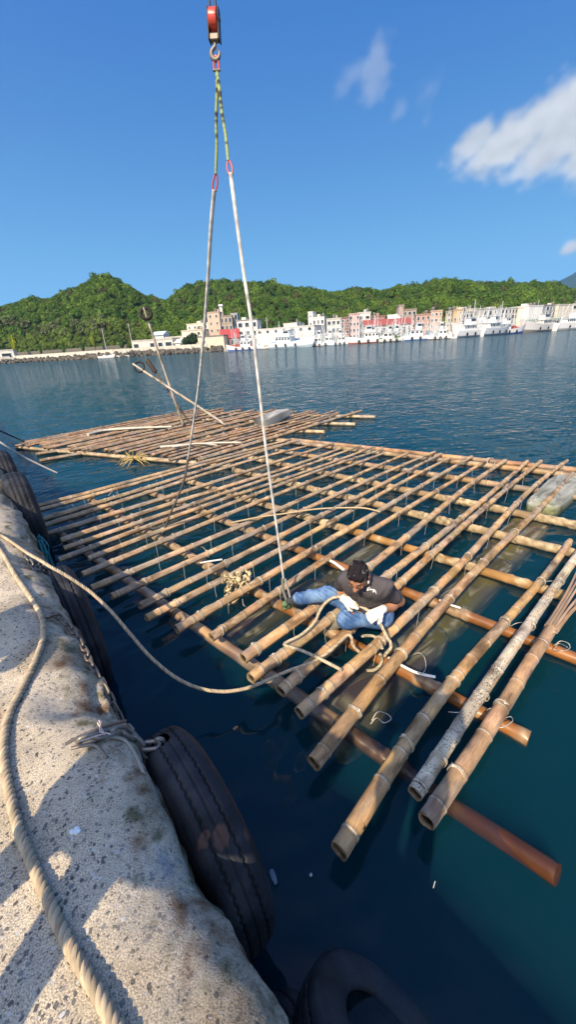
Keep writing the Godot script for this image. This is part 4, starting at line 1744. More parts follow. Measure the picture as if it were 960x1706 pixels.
	for s in [-1.0, 1.0]:
		hair.append([head + hu * 0.045 + hs * s * 0.050 + face * 0.02, head + hu * 0.01 + hs * s * 0.066 + face * 0.012, 0.036, 0.018])
	for q in hair:
		q[0] = head + (q[0] - head) * 0.88
		q[1] = head + (q[1] - head) * 0.88
		q[2] *= 0.88
		q[3] *= 0.88
	var hr := flesh(hair, 0.006, 0.02, Color(0.014, 0.013, 0.014))
	for k in hr.v.size():
		var e := hr.v[k] - head
		var comb := noise.get_noise_3d(e.dot(hs) * 260.0, e.dot(hu) * 60.0, e.dot(face) * 60.0)
		hr.v[k] += (e.normalized()) * comb * 0.012
		hr.c[k] = Color(0.016, 0.015, 0.016) * (1.0 + 0.8 * maxf(comb, 0.0))
		if noise.get_noise_3dv(e * 170.0) > 0.33:
			hr.c[k] = Color(0.10, 0.10, 0.10)      # a few grey ones
	part("hair", hr, M["hair"], o)
	# --- T-shirt
	var shirt := []
	shirt.append([hip_r + Vector3(0.02, 0.05, 0.0), hip_l + Vector3(-0.02, 0.05, -0.01), 0.105, 0.105])
	shirt.append([seat + Vector3(0, 0.10, 0.02), chest, 0.118, 0.128])
	shirt.append([chest + axis_r * 0.07, neck + axis_r * 0.08 + Vector3(0, -0.10, -0.01), 0.100, 0.088])
	shirt.append([chest - axis_r * 0.07, neck - axis_r * 0.08 + Vector3(0, -0.10, -0.01), 0.100, 0.088])
	shirt.append([sh_r, sh_l, 0.060, 0.060])
	shirt.append([neck + Vector3(0, -0.06, 0), neck + Vector3(-0.008, -0.012, 0.012), 0.085, 0.066])
	shirt.append([sh_r, sh_r.lerp(el_r, 0.72), 0.068, 0.069])
	shirt.append([sh_l, sh_l.lerp(el_l, 0.66), 0.066, 0.064])
	var sg := flesh(shirt, 0.0095, 0.045, Color(0.07, 0.066, 0.07))
	for k in sg.v.size():
		var p := sg.v[k]
		var e := p - seat
		# creases that run from the shoulders down to the waist, and across where he bends
		var fold := noise.get_noise_3d(e.dot(axis_r) * 75.0 + e.y * 30.0, e.y * 16.0, e.dot(axis_r.cross(Vector3.UP)) * 60.0)
		var bunch := sin(e.y * 75.0 + noise.get_noise_3dv(p * 22.0) * 5.0) * smoothstep(0.24, 0.08, e.y)
		var out := (p - seat.lerp(neck, clampf(e.y / 0.45, 0.0, 1.0))).normalized()
		sg.v[k] += out * (fold * 0.030 + bunch * 0.007)
		sg.c[k] = Color(0.078, 0.072, 0.078) * (1.0 + 0.3 * noise.get_noise_3dv(p * 30.0) + 0.25 * fold)
	var sm := part("t_shirt", sg, M["cloth"], o)
	# the white print on the chest: strokes that lie on the cloth
	var print_at := spot(620, 983, 0.60)
	var best := 1e9
	var pn := Vector3.ZERO
	var pp := Vector3.ZERO
	var eye_line := ray(620, 983).normalized()
	for k in sg.v.size():
		var e := sg.v[k] - EYE
		var off := (e - eye_line * e.dot(eye_line)).length() + e.dot(eye_line) * 0.05
		if off < best:
			best = off
			pp = sg.v[k]
	pn = (pp - seat.lerp(neck, 0.6)).normalized()
	var pr := Geo.new()
	var px := (-axis_r - pn * (-axis_r).dot(pn)).normalized()
	var py := pn.cross(px)
	if py.y < 0.0:
		py = -py
	for q in [[[-0.038, 0.004], [-0.022, 0.014], [-0.008, 0.006], [0.010, 0.010]], [[-0.030, -0.004], [-0.012, 0.002], [0.010, 0.004], [0.026, -0.006], [0.036, -0.018]], [[0.004, 0.008], [0.018, 0.008], [0.030, -0.004]], [[-0.034, 0.002], [-0.032, -0.012]], [[0.012, 0.002], [0.010, -0.012]]]:
		var pts := []
		for e in q:
			pts.append(pp + px * e[0] + py * e[1] + pn * 0.009)
		tube(pr, curve(pts, 0.004), 0.0045, 6, Color(0.72, 0.72, 0.70), true, 0.5)
	part("chest_print", pr, M["cloth"], sm)
	# white collar tag behind the ear, as seen in the photograph
	var tg := Geo.new()
	lump(tg, head - hu * 0.045 - hs * 0.0 + axis_r * -0.072 + face * 0.012, Vector3(0.008, 0.016, 0.010), 0.2, 20.0, 6, 8, Color(0.75, 0.74, 0.70), 0.1)
	part("face_mask", tg, M["cloth"], o)
	# --- jeans
	var jeans := []
	jeans.append([hip_r, hip_l, 0.112, 0.112])
	jeans.append([hip_r, knee_r, 0.090, 0.066])
	jeans.append([knee_r, ankle_r + (ankle_r - knee_r).normalized() * 0.03, 0.066, 0.058])
	jeans.append([hip_l, knee_l, 0.090, 0.070])
	jeans.append([knee_l, ankle_l, 0.070, 0.056])
	var jg := flesh(jeans, 0.0095, 0.04, Color(0.1, 0.2, 0.45))
	for k in jg.v.size():
		var p := jg.v[k]
		var fold := noise.get_noise_3d(p.x * 85.0, p.y * 40.0, p.z * 60.0)
		var knee := minf(p.distance_to(knee_r), p.distance_to(knee_l))
		var wrinkle := sin((p.x * 0.8 - p.z * 0.5 + p.y) * 120.0 + noise.get_noise_3dv(p * 20.0) * 6.0) * smoothstep(0.20, 0.05, knee)
		var end := minf(p.distance_to(ankle_r), p.distance_to(ankle_l))
		wrinkle += sin((p.x - p.z * 0.3) * 150.0 + noise.get_noise_3dv(p * 25.0) * 5.0) * smoothstep(0.14, 0.03, end)
		jg.v[k] += Vector3(-0.2, 1, 0.45) * (fold * 0.022 + wrinkle * 0.006)
		jg.c[k] = mixc(Color(0.045, 0.10, 0.235), Color(0.17, 0.28, 0.47), 0.45 + fold * 1.3 + 0.12 * wrinkle + 0.5 * noise.get_noise_3dv(p * 9.0))
	part("jeans", jg, M["cloth"], o)
	# --- shoes
	for q in [[ankle_r, Vector3(-0.55, -0.12, -0.25), Color(0.045, 0.05, 0.055), "dark right shoe"], [ankle_l, Vector3(-0.5, -0.35, -0.1), Color(0.17, 0.16, 0.14), "grey left shoe"]]:
		var d: Vector3 = q[1].normalized()
		var a: Vector3 = q[0] + Vector3(-0.01, -0.01, 0)
		if q[3].begins_with("grey"):
			a = spot(565, 1036, 0.13)
		var s := flesh([[a, a + d * 0.04 + Vector3(0, -0.01, 0), 0.040, 0.038], [a + d * 0.03 + Vector3(0, -0.015, 0), a + d * 0.12 + Vector3(0, -0.025, 0), 0.036, 0.029], [a + Vector3(0, -0.035, 0), a + d * 0.12 + Vector3(0, -0.040, 0), 0.025, 0.023]], 0.009, 0.02, q[2])
		part("shoe", s, M["rubber"], o, true, q[3])
	# --- white work gloves
	var white := Color(0.72, 0.70, 0.65)
	for q in [[hand_r, el_r, true, Vector3(-0.25, 0.55, 0.75), Vector3(0.55, 0.05, 0.5)], [hand_l, el_l, false, Vector3(0.0, 0.8, 0.6), Vector3(-0.75, -0.12, 0.42)]]:
		var w: Vector3 = q[0]
		var fw: Vector3 = q[4].normalized()
		var start: Vector3 = w - fw * 0.045
		var hb2 := hand(start, fw, q[3], q[2], 1.1, 1.12)
		hb2.append([start - (start - q[1]).normalized() * 0.035, start, 0.034, 0.031])
		var gg := flesh(hb2, 0.0055, 0.009, white)
		for k in gg.v.size():
			gg.c[k] = shade(white, 1.0 + 0.25 * noise.get_noise_3dv(gg.v[k] * 90.0))
		part("glove", gg, M["cloth"], o)


# onlookers on the quay behind the camera: their shadows lie across the concrete and the nearest pole ends
func bystanders() -> void:
	stander("standing person in dark clothes just left of the view, feet apart", Vector3(-1.14, 0, 0.07), -0.47, 1.70, 0.16, true)
	added_shade_bag()
	stander("standing person in dark clothes farther along the quay to the left", Vector3(-2.25, 0, -0.50), -0.3, 1.68, 0.08)
	stander("standing person in dark clothes at the quay's edge holding up both hands", Vector3(-0.30, 0, 0.40), 0.1, 1.72, 0.05)


func added_shade_bag() -> void:  # unseen bag, added so that its shadow falls on the torn tyre
	var at := Vector3(-0.86, QUAY_TOP + 0.955, 0.21)
	var o := thing("added_shade_bag", "unseen dark bag added to shade the torn tyre, beside the person left of the view", "bag", at + Vector3.DOWN * 0.16)
	var g := Geo.new()
	lump(g, at, Vector3(0.17, 0.10, 0.10), 0.12, 0.8, 12, 18, Color(0.06, 0.06, 0.055), 0.2, 0.5, Basis(Vector3.UP, -0.47))
	part("shade_bag_body", g, M["cloth"], o)
	g = Geo.new()
	tube(g, curve([at + Vector3(-0.12, 0.10, -0.05), at + Vector3(-0.13, 0.2, -0.07), at + Vector3(-0.02, 0.2, 0.0), at + Vector3(0.10, 0.11, 0.05)], 0.02), 0.012, 7, Color(0.05, 0.05, 0.045))
	part("shade_bag_handle", g, M["cloth"], o)


func stander(label: String, at: Vector3, turn: float, tall: float, stance: float, arms_down := false) -> void:
	var base := Vector3(at.x, QUAY_TOP + 0.005, at.z)
	var o := thing("person", label, "person", base, "")
	var b := Basis(Vector3.UP, turn)
	var k := tall / 1.72
	var q := func(x: float, y: float, z: float) -> Vector3: return base + b * (Vector3(x, y, z) * k)
	var body := []
	body.append([q.call(-0.09, 0.93, 0), q.call(0.09, 0.93, 0), 0.105, 0.105])
	body.append([q.call(0, 0.98, 0), q.call(0, 1.22, 0), 0.12, 0.135])
	body.append([q.call(-0.07, 1.2, 0), q.call(-0.09, 1.38, 0), 0.11, 0.08])
	body.append([q.call(0.07, 1.2, 0), q.call(0.09, 1.38, 0), 0.11, 0.08])
	body.append([q.call(-0.17, 1.40, 0), q.call(0.17, 1.40, 0), 0.055, 0.055])
	body.append([q.call(0, 1.42, 0), q.call(0, 1.53, -0.02), 0.055, 0.05])
	body.append([q.call(0, 1.62, -0.01), q.call(0, 1.60, -0.03), 0.09, 0.085])
	body.append([q.call(0, 1.56, -0.04), q.call(0, 1.53, -0.075), 0.06, 0.03])
	for s in [-1.0, 1.0]:
		body.append([q.call(s * 0.09, 0.92, 0), q.call(s * (0.08 + stance * 0.5), 0.48, -0.02), 0.085, 0.058])
		body.append([q.call(s * (0.08 + stance * 0.5), 0.48, -0.02), q.call(s * (0.07 + stance), 0.09, 0.02), 0.058, 0.04])
		body.append([q.call(s * (0.07 + stance), 0.04, 0.05), q.call(s * (0.09 + stance), 0.035, -0.16), 0.04, 0.035])
		if arms_down:
			body.append([q.call(s * 0.18, 1.39, 0), q.call(s * 0.205, 1.10, 0.02), 0.052, 0.042])
			body.append([q.call(s * 0.205, 1.10, 0.02), q.call(s * 0.19, 0.86, -0.04), 0.042, 0.03])
			body.append([q.call(s * 0.19, 0.86, -0.04), q.call(s * 0.17, 0.77, -0.06), 0.036, 0.024])
			continue
		body.append([q.call(s * 0.18, 1.39, 0), q.call(s * 0.27, 1.14, -0.02), 0.052, 0.042])
		body.append([q.call(s * 0.27, 1.14, -0.02), q.call(s * 0.14, 1.26, -0.27), 0.042, 0.03])
		body.append([q.call(s * 0.14, 1.26, -0.27), q.call(s * 0.09, 1.30, -0.35), 0.036, 0.024])
	var skin := Color(0.36, 0.19, 0.11)
	var mid: Vector3 = q.call(0, 0, 0)
	part("body", flesh(body, 0.022, 0.04, skin, func(p: Vector3) -> Color:
		var y := (p.y - mid.y) / k
		return Color(0.03, 0.035, 0.05) if y < 0.95 else (Color(0.07, 0.075, 0.08) if y < 1.46 and Vector2(p.x - mid.x, p.z - mid.z).length() < 0.25 else (Color(0.015, 0.013, 0.012) if y > 1.64 else skin))), M["cloth"], o)

# ------------------------------------------------------------------ across the harbour
func table(at: float, xs: Array) -> float:      # piecewise linear
	if at <= xs[0][0]:
		return xs[0][1]
	for k in range(1, xs.size()):
		if at <= xs[k][0]:
			return lerpf(xs[k - 1][1], xs[k][1], smoothstep(0.0, 1.0, (at - xs[k - 1][0]) / (xs[k][0] - xs[k - 1][0])))
	return xs[xs.size() - 1][1]


func shore(px: float) -> float:      # how far away the opposite waterline is
	return table(px, [[-300.0, 330.0], [0.0, 285.0], [215.0, 215.0], [375.0, 190.0], [570.0, 172.0], [760.0, 180.0], [870.0, 215.0], [960.0, 260.0], [1250.0, 360.0]])


func horizon_y(px: float) -> float:
	return 598.5 - px * 0.0615


func on_shore(px: float, back: float, y := 0.0) -> Vector3:
	var p := reach(px, horizon_y(px), shore(px) + back)
	return Vector3(p.x, y, p.z)


func high(px: float, py: float, far: float) -> float:      # the height of what shows at a direction of view, that far away
	return reach(px, py, far).y


func crown_mesh(kind: int, look_seed: int) -> ArrayMesh:
	var w := RandomNumberGenerator.new()
	w.seed = look_seed
	var g := Geo.new()
	if kind == 1:      # pandanus: stiff blades from the heads of short stems
		for h in 3:
			var head := Vector3(w.randf_range(-0.5, 0.5), w.randf_range(0.1, 0.7), w.randf_range(-0.5, 0.5))
			tube(g, line([Vector3(head.x * 0.5, -0.9, head.z * 0.5), head]), 0.05, 5, Color(0.22, 0.2, 0.15))
			for k in 22:
				var a := w.randf_range(0, TAU)
				var d := Vector3(cos(a), w.randf_range(-0.3, 1.1), sin(a)).normalized()
				var s := side_of(d) * 0.045
				var c := Color(1, 1, 1) * w.randf_range(0.7, 1.3)
				var i0 := g.at(head - s, c)
				g.at(head + s, c)
				g.at(head + d * 0.4 + s + Vector3.DOWN * 0.02, c)
				g.at(head + d * 0.4 - s + Vector3.DOWN * 0.02, c)
				g.quad(i0, i0 + 1, i0 + 2, i0 + 3)
				var i1 := g.at(head + d * 0.68 + Vector3.DOWN * 0.16, c)
				g.tri(i0 + 3, i0 + 2, i1)
		return g.mesh()
	# broadleaf: leaf sprays through the outer part of an uneven crown round a darker inside
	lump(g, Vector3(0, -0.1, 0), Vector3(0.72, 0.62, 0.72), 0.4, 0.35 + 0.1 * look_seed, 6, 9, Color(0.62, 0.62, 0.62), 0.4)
	var lobes := []
	for k in 6:
		var a := TAU * k / 6.0 + w.randf_range(-0.4, 0.4)
		lobes.append([Vector3(cos(a) * 0.5, w.randf_range(-0.2, 0.45), sin(a) * 0.5), w.randf_range(0.32, 0.55), w.randf_range(0.75, 1.2)])
	lobes.append([Vector3(w.randf_range(-0.2, 0.2), 0.55, w.randf_range(-0.2, 0.2)), 0.45, 1.1])
	for q in lobes:
		for k in 26:
			var d := Vector3(w.randfn(), w.randfn() * 0.9 + 0.35, w.randfn()).normalized()
			var p: Vector3 = q[0] + d * q[1] * w.randf_range(0.75, 1.05)
			var n := (d + Vector3(w.randfn(), w.randfn() + 0.3, w.randfn()) * 0.55).normalized()
			var u := side_of(n).rotated(n, w.randf_range(0, TAU))
			var v := n.cross(u)
			var z := w.randf_range(0.09, 0.19)
			var c: Color = Color(1, 1, 1) * q[2] * w.randf_range(0.65, 1.3)
			c.r *= w.randf_range(0.85, 1.2)
			var i0 := g.at(p - u * z, c)
			g.at(p - v * z * 0.6, c)
			g.at(p + u * z * 1.1 - n * z * 0.3, c)
			g.at(p + v * z * 0.6, c)
			g.quad(i0, i0 + 1, i0 + 2, i0 + 3)
	return g.mesh()


func scatter(called: String, mesh: ArrayMesh, mat: Material, places: Array, tints: Array) -> MultiMeshInstance3D:
	var mm := MultiMesh.new()
	mm.transform_format = MultiMesh.TRANSFORM_3D
	mm.use_colors = true
	mm.mesh = mesh
	mm.instance_count = places.size()
	for k in places.size():
		mm.set_instance_transform(k, places[k])
		mm.set_instance_color(k, tints[k])
	var o := MultiMeshInstance3D.new()
	o.name = numbered(self, called)
	o.multimesh = mm
	o.material_override = mat
	add_child(o, true)
	o.set_meta("kind", "stuff")
	return o


func hills() -> void:
	var ridges := [
		# silhouette points, extra distance of foot and crest behind the waterline, first and last column
		[[[-260.0, 560.0], [-120.0, 532.0], [0.0, 512.0], [50.0, 500.0], [78.0, 491.0], [105.0, 494.0], [135.0, 479.0], [165.0, 468.0], [190.0, 457.0], [212.0, 461.0], [232.0, 474.0], [262.0, 486.0], [292.0, 493.0], [330.0, 508.0], [400.0, 530.0], [470.0, 560.0]], 42.0, 165.0, -260.0, 470.0],
		[[[200.0, 560.0], [280.0, 506.0], [302.0, 484.0], [325.0, 470.0], [350.0, 463.0], [385.0, 462.0], [430.0, 465.0], [470.0, 468.0], [520.0, 474.0], [560.0, 477.0], [600.0, 473.0], [635.0, 476.0], [690.0, 467.0], [720.0, 460.0], [745.0, 458.0], [790.0, 464.0], [830.0, 466.0], [870.0, 463.0], [905.0, 464.0], [935.0, 472.0], [960.0, 479.0], [1050.0, 492.0], [1250.0, 520.0]], 70.0, 230.0, 200.0, 1250.0]]
	var broad := [[], [], [], []]
	var broad_t := [[], [], [], []]
	var palm := []
	var palm_t := []
	for ri in 2:
		var q: Array = ridges[ri]
		var g := Geo.new()
		var cols := 120
		var rows := 40
		var pts := []
		for i in cols + 1:
			var px := lerpf(q[3], q[4], float(i) / cols)
			var crest: float = shore(px) + q[2]
			var top := maxf(high(px, table(px, q[0]), crest) - (8.5 if ri == 0 else 10.5), 2.0)
			for j in rows + 1:
				var v := float(j) / rows * 1.7
				var back: float = lerpf(q[1], q[2], v)
				var p := on_shore(px, back)
				var y := top * pow(sin(minf(v, 1.0) * PI / 2.0), 0.9) if v < 1.0 else top * cos((v - 1.0) * 1.6)
				y += (noise.get_noise_2d(p.x * 0.35, p.z * 0.35) * 0.16 + noise.get_noise_2d(p.x * 1.1, p.z * 1.1) * 0.05) * top * sin(minf(v, 1.0) * PI) 
				p.y = y + 1.6
				g.at(p, Color(0.022, 0.036, 0.010))
				pts.append(p)
		for i in cols:
			for j in rows:
				var k := i * (rows + 1) + j
				g.quad(k, k + rows + 1, k + rows + 2, k + 1)
		structure("hill", g, M["matt"])
		# the forest that covers it
		var n := 8000 if ri == 0 else 12000
		for k in n:
			var fi := rng.randf() * cols
			var fj := rng.randf() * rows * 0.66
			var i := int(fi)
			var j := int(fj)
			var a: Vector3 = pts[i * (rows + 1) + j]
			var b: Vector3 = pts[mini(i + 1, cols) * (rows + 1) + j]
			var c: Vector3 = pts[i * (rows + 1) + mini(j + 1, rows)]
			var p := a + (b - a) * (fi - i) + (c - a) * (fj - j)
			if p.x < -330 or p.x > 420:
				continue
			var px := lerpf(q[3], q[4], fi / cols)
			var v := fj / rows * 1.7
			var patch := noise.get_noise_2d(p.x * 0.5 + 40.0, p.z * 0.5) + 0.6 * noise.get_noise_2d(p.x * 2.0, p.z * 2.0 + 9.0)
			var s := rf(1.6, 3.1) * (1.3 if rng.randf() < 0.12 else 1.0)
			if ri == 0 and px < 190 and v > 0.10 and v < 0.45 and noise.get_noise_2d(p.x * 0.9, p.z * 0.9 + 70.0) * 0.6 + 0.05 > absf(v - 0.36 + px * 0.0012) * 4.0 - 0.06:
				palm.append(Transform3D(Basis(Vector3.UP, rf(0, TAU)).scaled(Vector3.ONE * rf(2.4, 3.6)), p + Vector3.UP * 2.4))
				palm_t.append(mixc(Color(0.36, 0.38, 0.22), Color(0.22, 0.27, 0.13), rng.randf()))
				continue
			if v < 0.14:
				s *= 0.62
			var low := ri == 0 and v < 0.2 and px < 260
			var tint := mixc(Color(0.115, 0.190, 0.027), Color(0.055, 0.112, 0.020), clampf(0.5 + patch * 1.3, 0.0, 1.0))
			if low:
				tint = mixc(tint, Color(0.16, 0.22, 0.04), 0.6)
			if rng.randf() < 0.06:
				tint = Color(0.14, 0.215, 0.03)
			elif rng.randf() < 0.06:
				tint = Color(0.10, 0.095, 0.04)
			var w := rng.randi() % 4
			broad[w].append(Transform3D(Basis(Vector3.UP, rf(0, TAU)).rotated(Vector3.RIGHT, rf(-0.3, 0.3)).scaled(Vector3(s * rf(0.85, 1.25), s * rf(0.8, 1.2), s * rf(0.85, 1.25))), p + Vector3.UP * s * 0.45))
			broad_t[w].append(tint * rf(0.8, 1.2))
	for w in 4:
		scatter("hillside_forest", crown_mesh(0, w + 1), M["leaves"], broad[w], broad_t[w])
	scatter("pandanus_thicket", crown_mesh(1, 9), M["leaves"], palm, palm_t)
	# the far mountain at the right
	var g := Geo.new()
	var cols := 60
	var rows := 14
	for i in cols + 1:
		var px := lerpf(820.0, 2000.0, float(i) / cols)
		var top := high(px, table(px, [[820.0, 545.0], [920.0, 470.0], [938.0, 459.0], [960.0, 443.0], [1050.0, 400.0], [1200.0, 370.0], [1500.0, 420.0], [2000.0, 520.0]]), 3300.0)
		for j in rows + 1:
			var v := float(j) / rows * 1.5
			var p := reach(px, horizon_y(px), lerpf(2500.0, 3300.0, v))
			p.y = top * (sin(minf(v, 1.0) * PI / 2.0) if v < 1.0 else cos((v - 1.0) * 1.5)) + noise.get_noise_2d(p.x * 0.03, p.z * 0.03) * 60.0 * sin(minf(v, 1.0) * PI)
			g.at(p, Color(0.03, 0.065, 0.055) * (1.0 + 0.5 * noise.get_noise_2d(p.x * 0.1, p.z * 0.1)))  # bluish green puts part of the distance haze into the colour
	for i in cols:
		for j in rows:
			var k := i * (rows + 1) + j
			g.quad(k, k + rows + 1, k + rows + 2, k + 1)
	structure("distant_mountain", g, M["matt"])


# a house-like block between two directions of view; floors of windows, each a frame with a pane
func block(called: String, label: String, x0: float, x1: float, top: float, back: float, col: Color, floors: int, bays: int, opt := {}) -> Node3D:
	var pale := (col.r + col.g + col.b) / 3.0
	col = mixc(col, Color(pale * 1.12 + 0.06, pale * 1.08 + 0.05, pale * 1.02 + 0.04), 0.45)      # mixed towards a pale greyish tone
	var a := on_shore(x0, back)
	var b := on_shore(x1, back)
	var mid := a.lerp(b, 0.5)
	var w := a.distance_to(b)
	var far := Vector2(mid.x, mid.z).length()
	var h := high((x0 + x1) / 2.0, top + 4.0, far)
	var ground := 1.5
	var deep: float = opt.get("deep", clampf(w * 0.8, 6.0, 14.0))
	var right := (b - a).normalized()
	var front := right.cross(Vector3.UP) * -1.0
	if front.dot(EYE - mid) < 0.0:
		front = -front
	var turn := Basis(right, Vector3.UP, right.cross(Vector3.UP)).rotated(Vector3.UP, opt.get("turn", 0.0))
	if turn.z.dot(EYE - mid) < 0.0:
		turn = turn * Basis.from_scale(Vector3(-1, 1, -1))
	var o := thing(called, label, opt.get("category", "building"), Vector3(mid.x, ground, mid.z) - turn.z * deep / 2.0, opt.get("group", ""))
	var t := Transform3D(turn, o.position)
	var tall := h - ground
	var g := Geo.new()
	box(g, Vector3(w, tall, deep), t.translated_local(Vector3(0, tall / 2.0, 0)), col)
	part("wall", g, M["plaster"], o)
	# parapet or roof
	var r := Geo.new()
	var roof: String = opt.get("roof", "flat")
	var roof_col: Color = opt.get("roof_col", shade(col, 0.75))
	if roof == "flat":
		for e in [[w + 0.3, 0.3, 0.0, deep / 2.0], [w + 0.3, 0.3, 0.0, -deep / 2.0]]:
			box(r, Vector3(e[0], 0.55, e[1]), t.translated_local(Vector3(e[2], tall + 0.26, e[3])), roof_col)
		for s in [-1.0, 1.0]:
			box(r, Vector3(0.3, 0.55, deep - 0.32), t.translated_local(Vector3(s * w / 2.0, tall + 0.26, 0)), roof_col)
		part("parapet", r, M["plaster"], o)
		if opt.get("tank", true):
			var k := Geo.new()
			box(k, Vector3(w * 0.22, 1.7, 2.2), t.translated_local(Vector3(w * rf(-0.3, 0.3), tall + 0.85, -deep * 0.15)), shade(col, 0.95))
			part("stair_head", k, M["plaster"], o)
			k = Geo.new()
			lathe(k, [Vector2(0, 0.0), Vector2(0.7, 0.0), Vector2(0.7, 1.4), Vector2(0.5, 1.65), Vector2(0, 1.7)], 12, t.translated_local(Vector3(w * rf(-0.35, 0.35), tall + 0.3, deep * 0.1)), Color(0.6, 0.62, 0.64))
			part("water_tank", k, M["steel"], o)
	elif roof == "gable":
		var rise: float = opt.get("rise", 2.0)
		for s in [-1.0, 1.0]:
			var ids := []
			for p in [Vector3(-w / 2 - 0.4, tall - 0.15, s * (deep / 2 + 0.5)), Vector3(w / 2 + 0.4, tall - 0.15, s * (deep / 2 + 0.5)), Vector3(w / 2 + 0.4, tall + rise, 0), Vector3(-w / 2 - 0.4, tall + rise, 0)]:
				ids.append(r.at(t * p, roof_col))
			if s > 0:
				r.quad(ids[0], ids[1], ids[2], ids[3])
			else:
				r.quad(ids[0], ids[3], ids[2], ids[1])
			var low := []
			for p in [Vector3(-w / 2 - 0.4, tall - 0.33, s * (deep / 2 + 0.5)), Vector3(w / 2 + 0.4, tall - 0.33, s * (deep / 2 + 0.5))]:
				low.append(r.at(t * p, shade(roof_col, 0.8)))
			if s > 0:
				r.quad(low[0], low[1], ids[1], ids[0])
			else:
				r.quad(low[0], ids[0], ids[1], low[1])
		for s in [-1.0, 1.0]:
			var i0 := g.v.size()
			r.at(t * Vector3(s * w / 2, tall, deep / 2), col)
			r.at(t * Vector3(s * w / 2, tall, -deep / 2), col)
			r.at(t * Vector3(s * w / 2, tall + rise * 0.93, 0), col)
			var z := r.v.size() - 3
			if s > 0:
				r.tri(z, z + 1, z + 2)
			else:
				r.tri(z, z + 2, z + 1)
		part("roof", r, M["painted"], o)
	# windows
	var ratio: float = opt.get("fill", 0.5)
	var lift: float = opt.get("lift", 0.0)
	var usable := tall - lift
	var fh := usable / maxi(floors, 1)
	var bw := w / maxi(bays, 1)
	var frame_col: Color = opt.get("frame", Color(0.5, 0.5, 0.48))
	for f in floors:
		for k in bays:
			if rng.randf() < opt.get("skip", 0.12):
				continue
			var ww := bw * ratio * rf(0.7, 1.15)
			var wh := minf(fh * opt.get("hfill", 0.5), 2.2)
			var at := Vector3(-w / 2 + bw * (k + 0.5), lift + fh * (f + 0.52), deep / 2.0)
			var fr := Geo.new()
			if opt.get("oval", false):
				lathe(fr, [Vector2(ww / 2 + 0.14, 0.0), Vector2(ww / 2 + 0.14, 0.12), Vector2(ww / 2, 0.12), Vector2(ww / 2, 0.02)], 20, t * Transform3D(Basis(Vector3.RIGHT, Vector3.BACK, Vector3.DOWN).scaled_local(Vector3(1, 1, wh / ww)), at), frame_col)
			else:
				for e in [[ww + 0.3, 0.15, 0.0, wh / 2 + 0.075], [ww + 0.4, 0.17, 0.0, -wh / 2 - 0.085], [0.15, wh, ww / 2 + 0.075, 0.0], [0.15, wh, -ww / 2 - 0.075, 0.0]]:
					box(fr, Vector3(e[0], e[1], 0.2), t.translated_local(at + Vector3(e[2], e[3], 0.06)), frame_col)
			var win := part("window", fr, M["painted"], o)
			var pn := Geo.new()
			if opt.get("oval", false):
				lathe(pn, [Vector2(0.0, 0.03), Vector2(ww / 2 + 0.02, 0.03)], 20, t * Transform3D(Basis(Vector3.RIGHT, Vector3.BACK, Vector3.DOWN).scaled_local(Vector3(1, 1, wh / ww)), at), Color.WHITE)
			else:
				box(pn, Vector3(ww, wh, 0.06), t.translated_local(at + Vector3(0, 0, 0.04)))
			part("pane", pn, M["window_glass"], win)
	return o


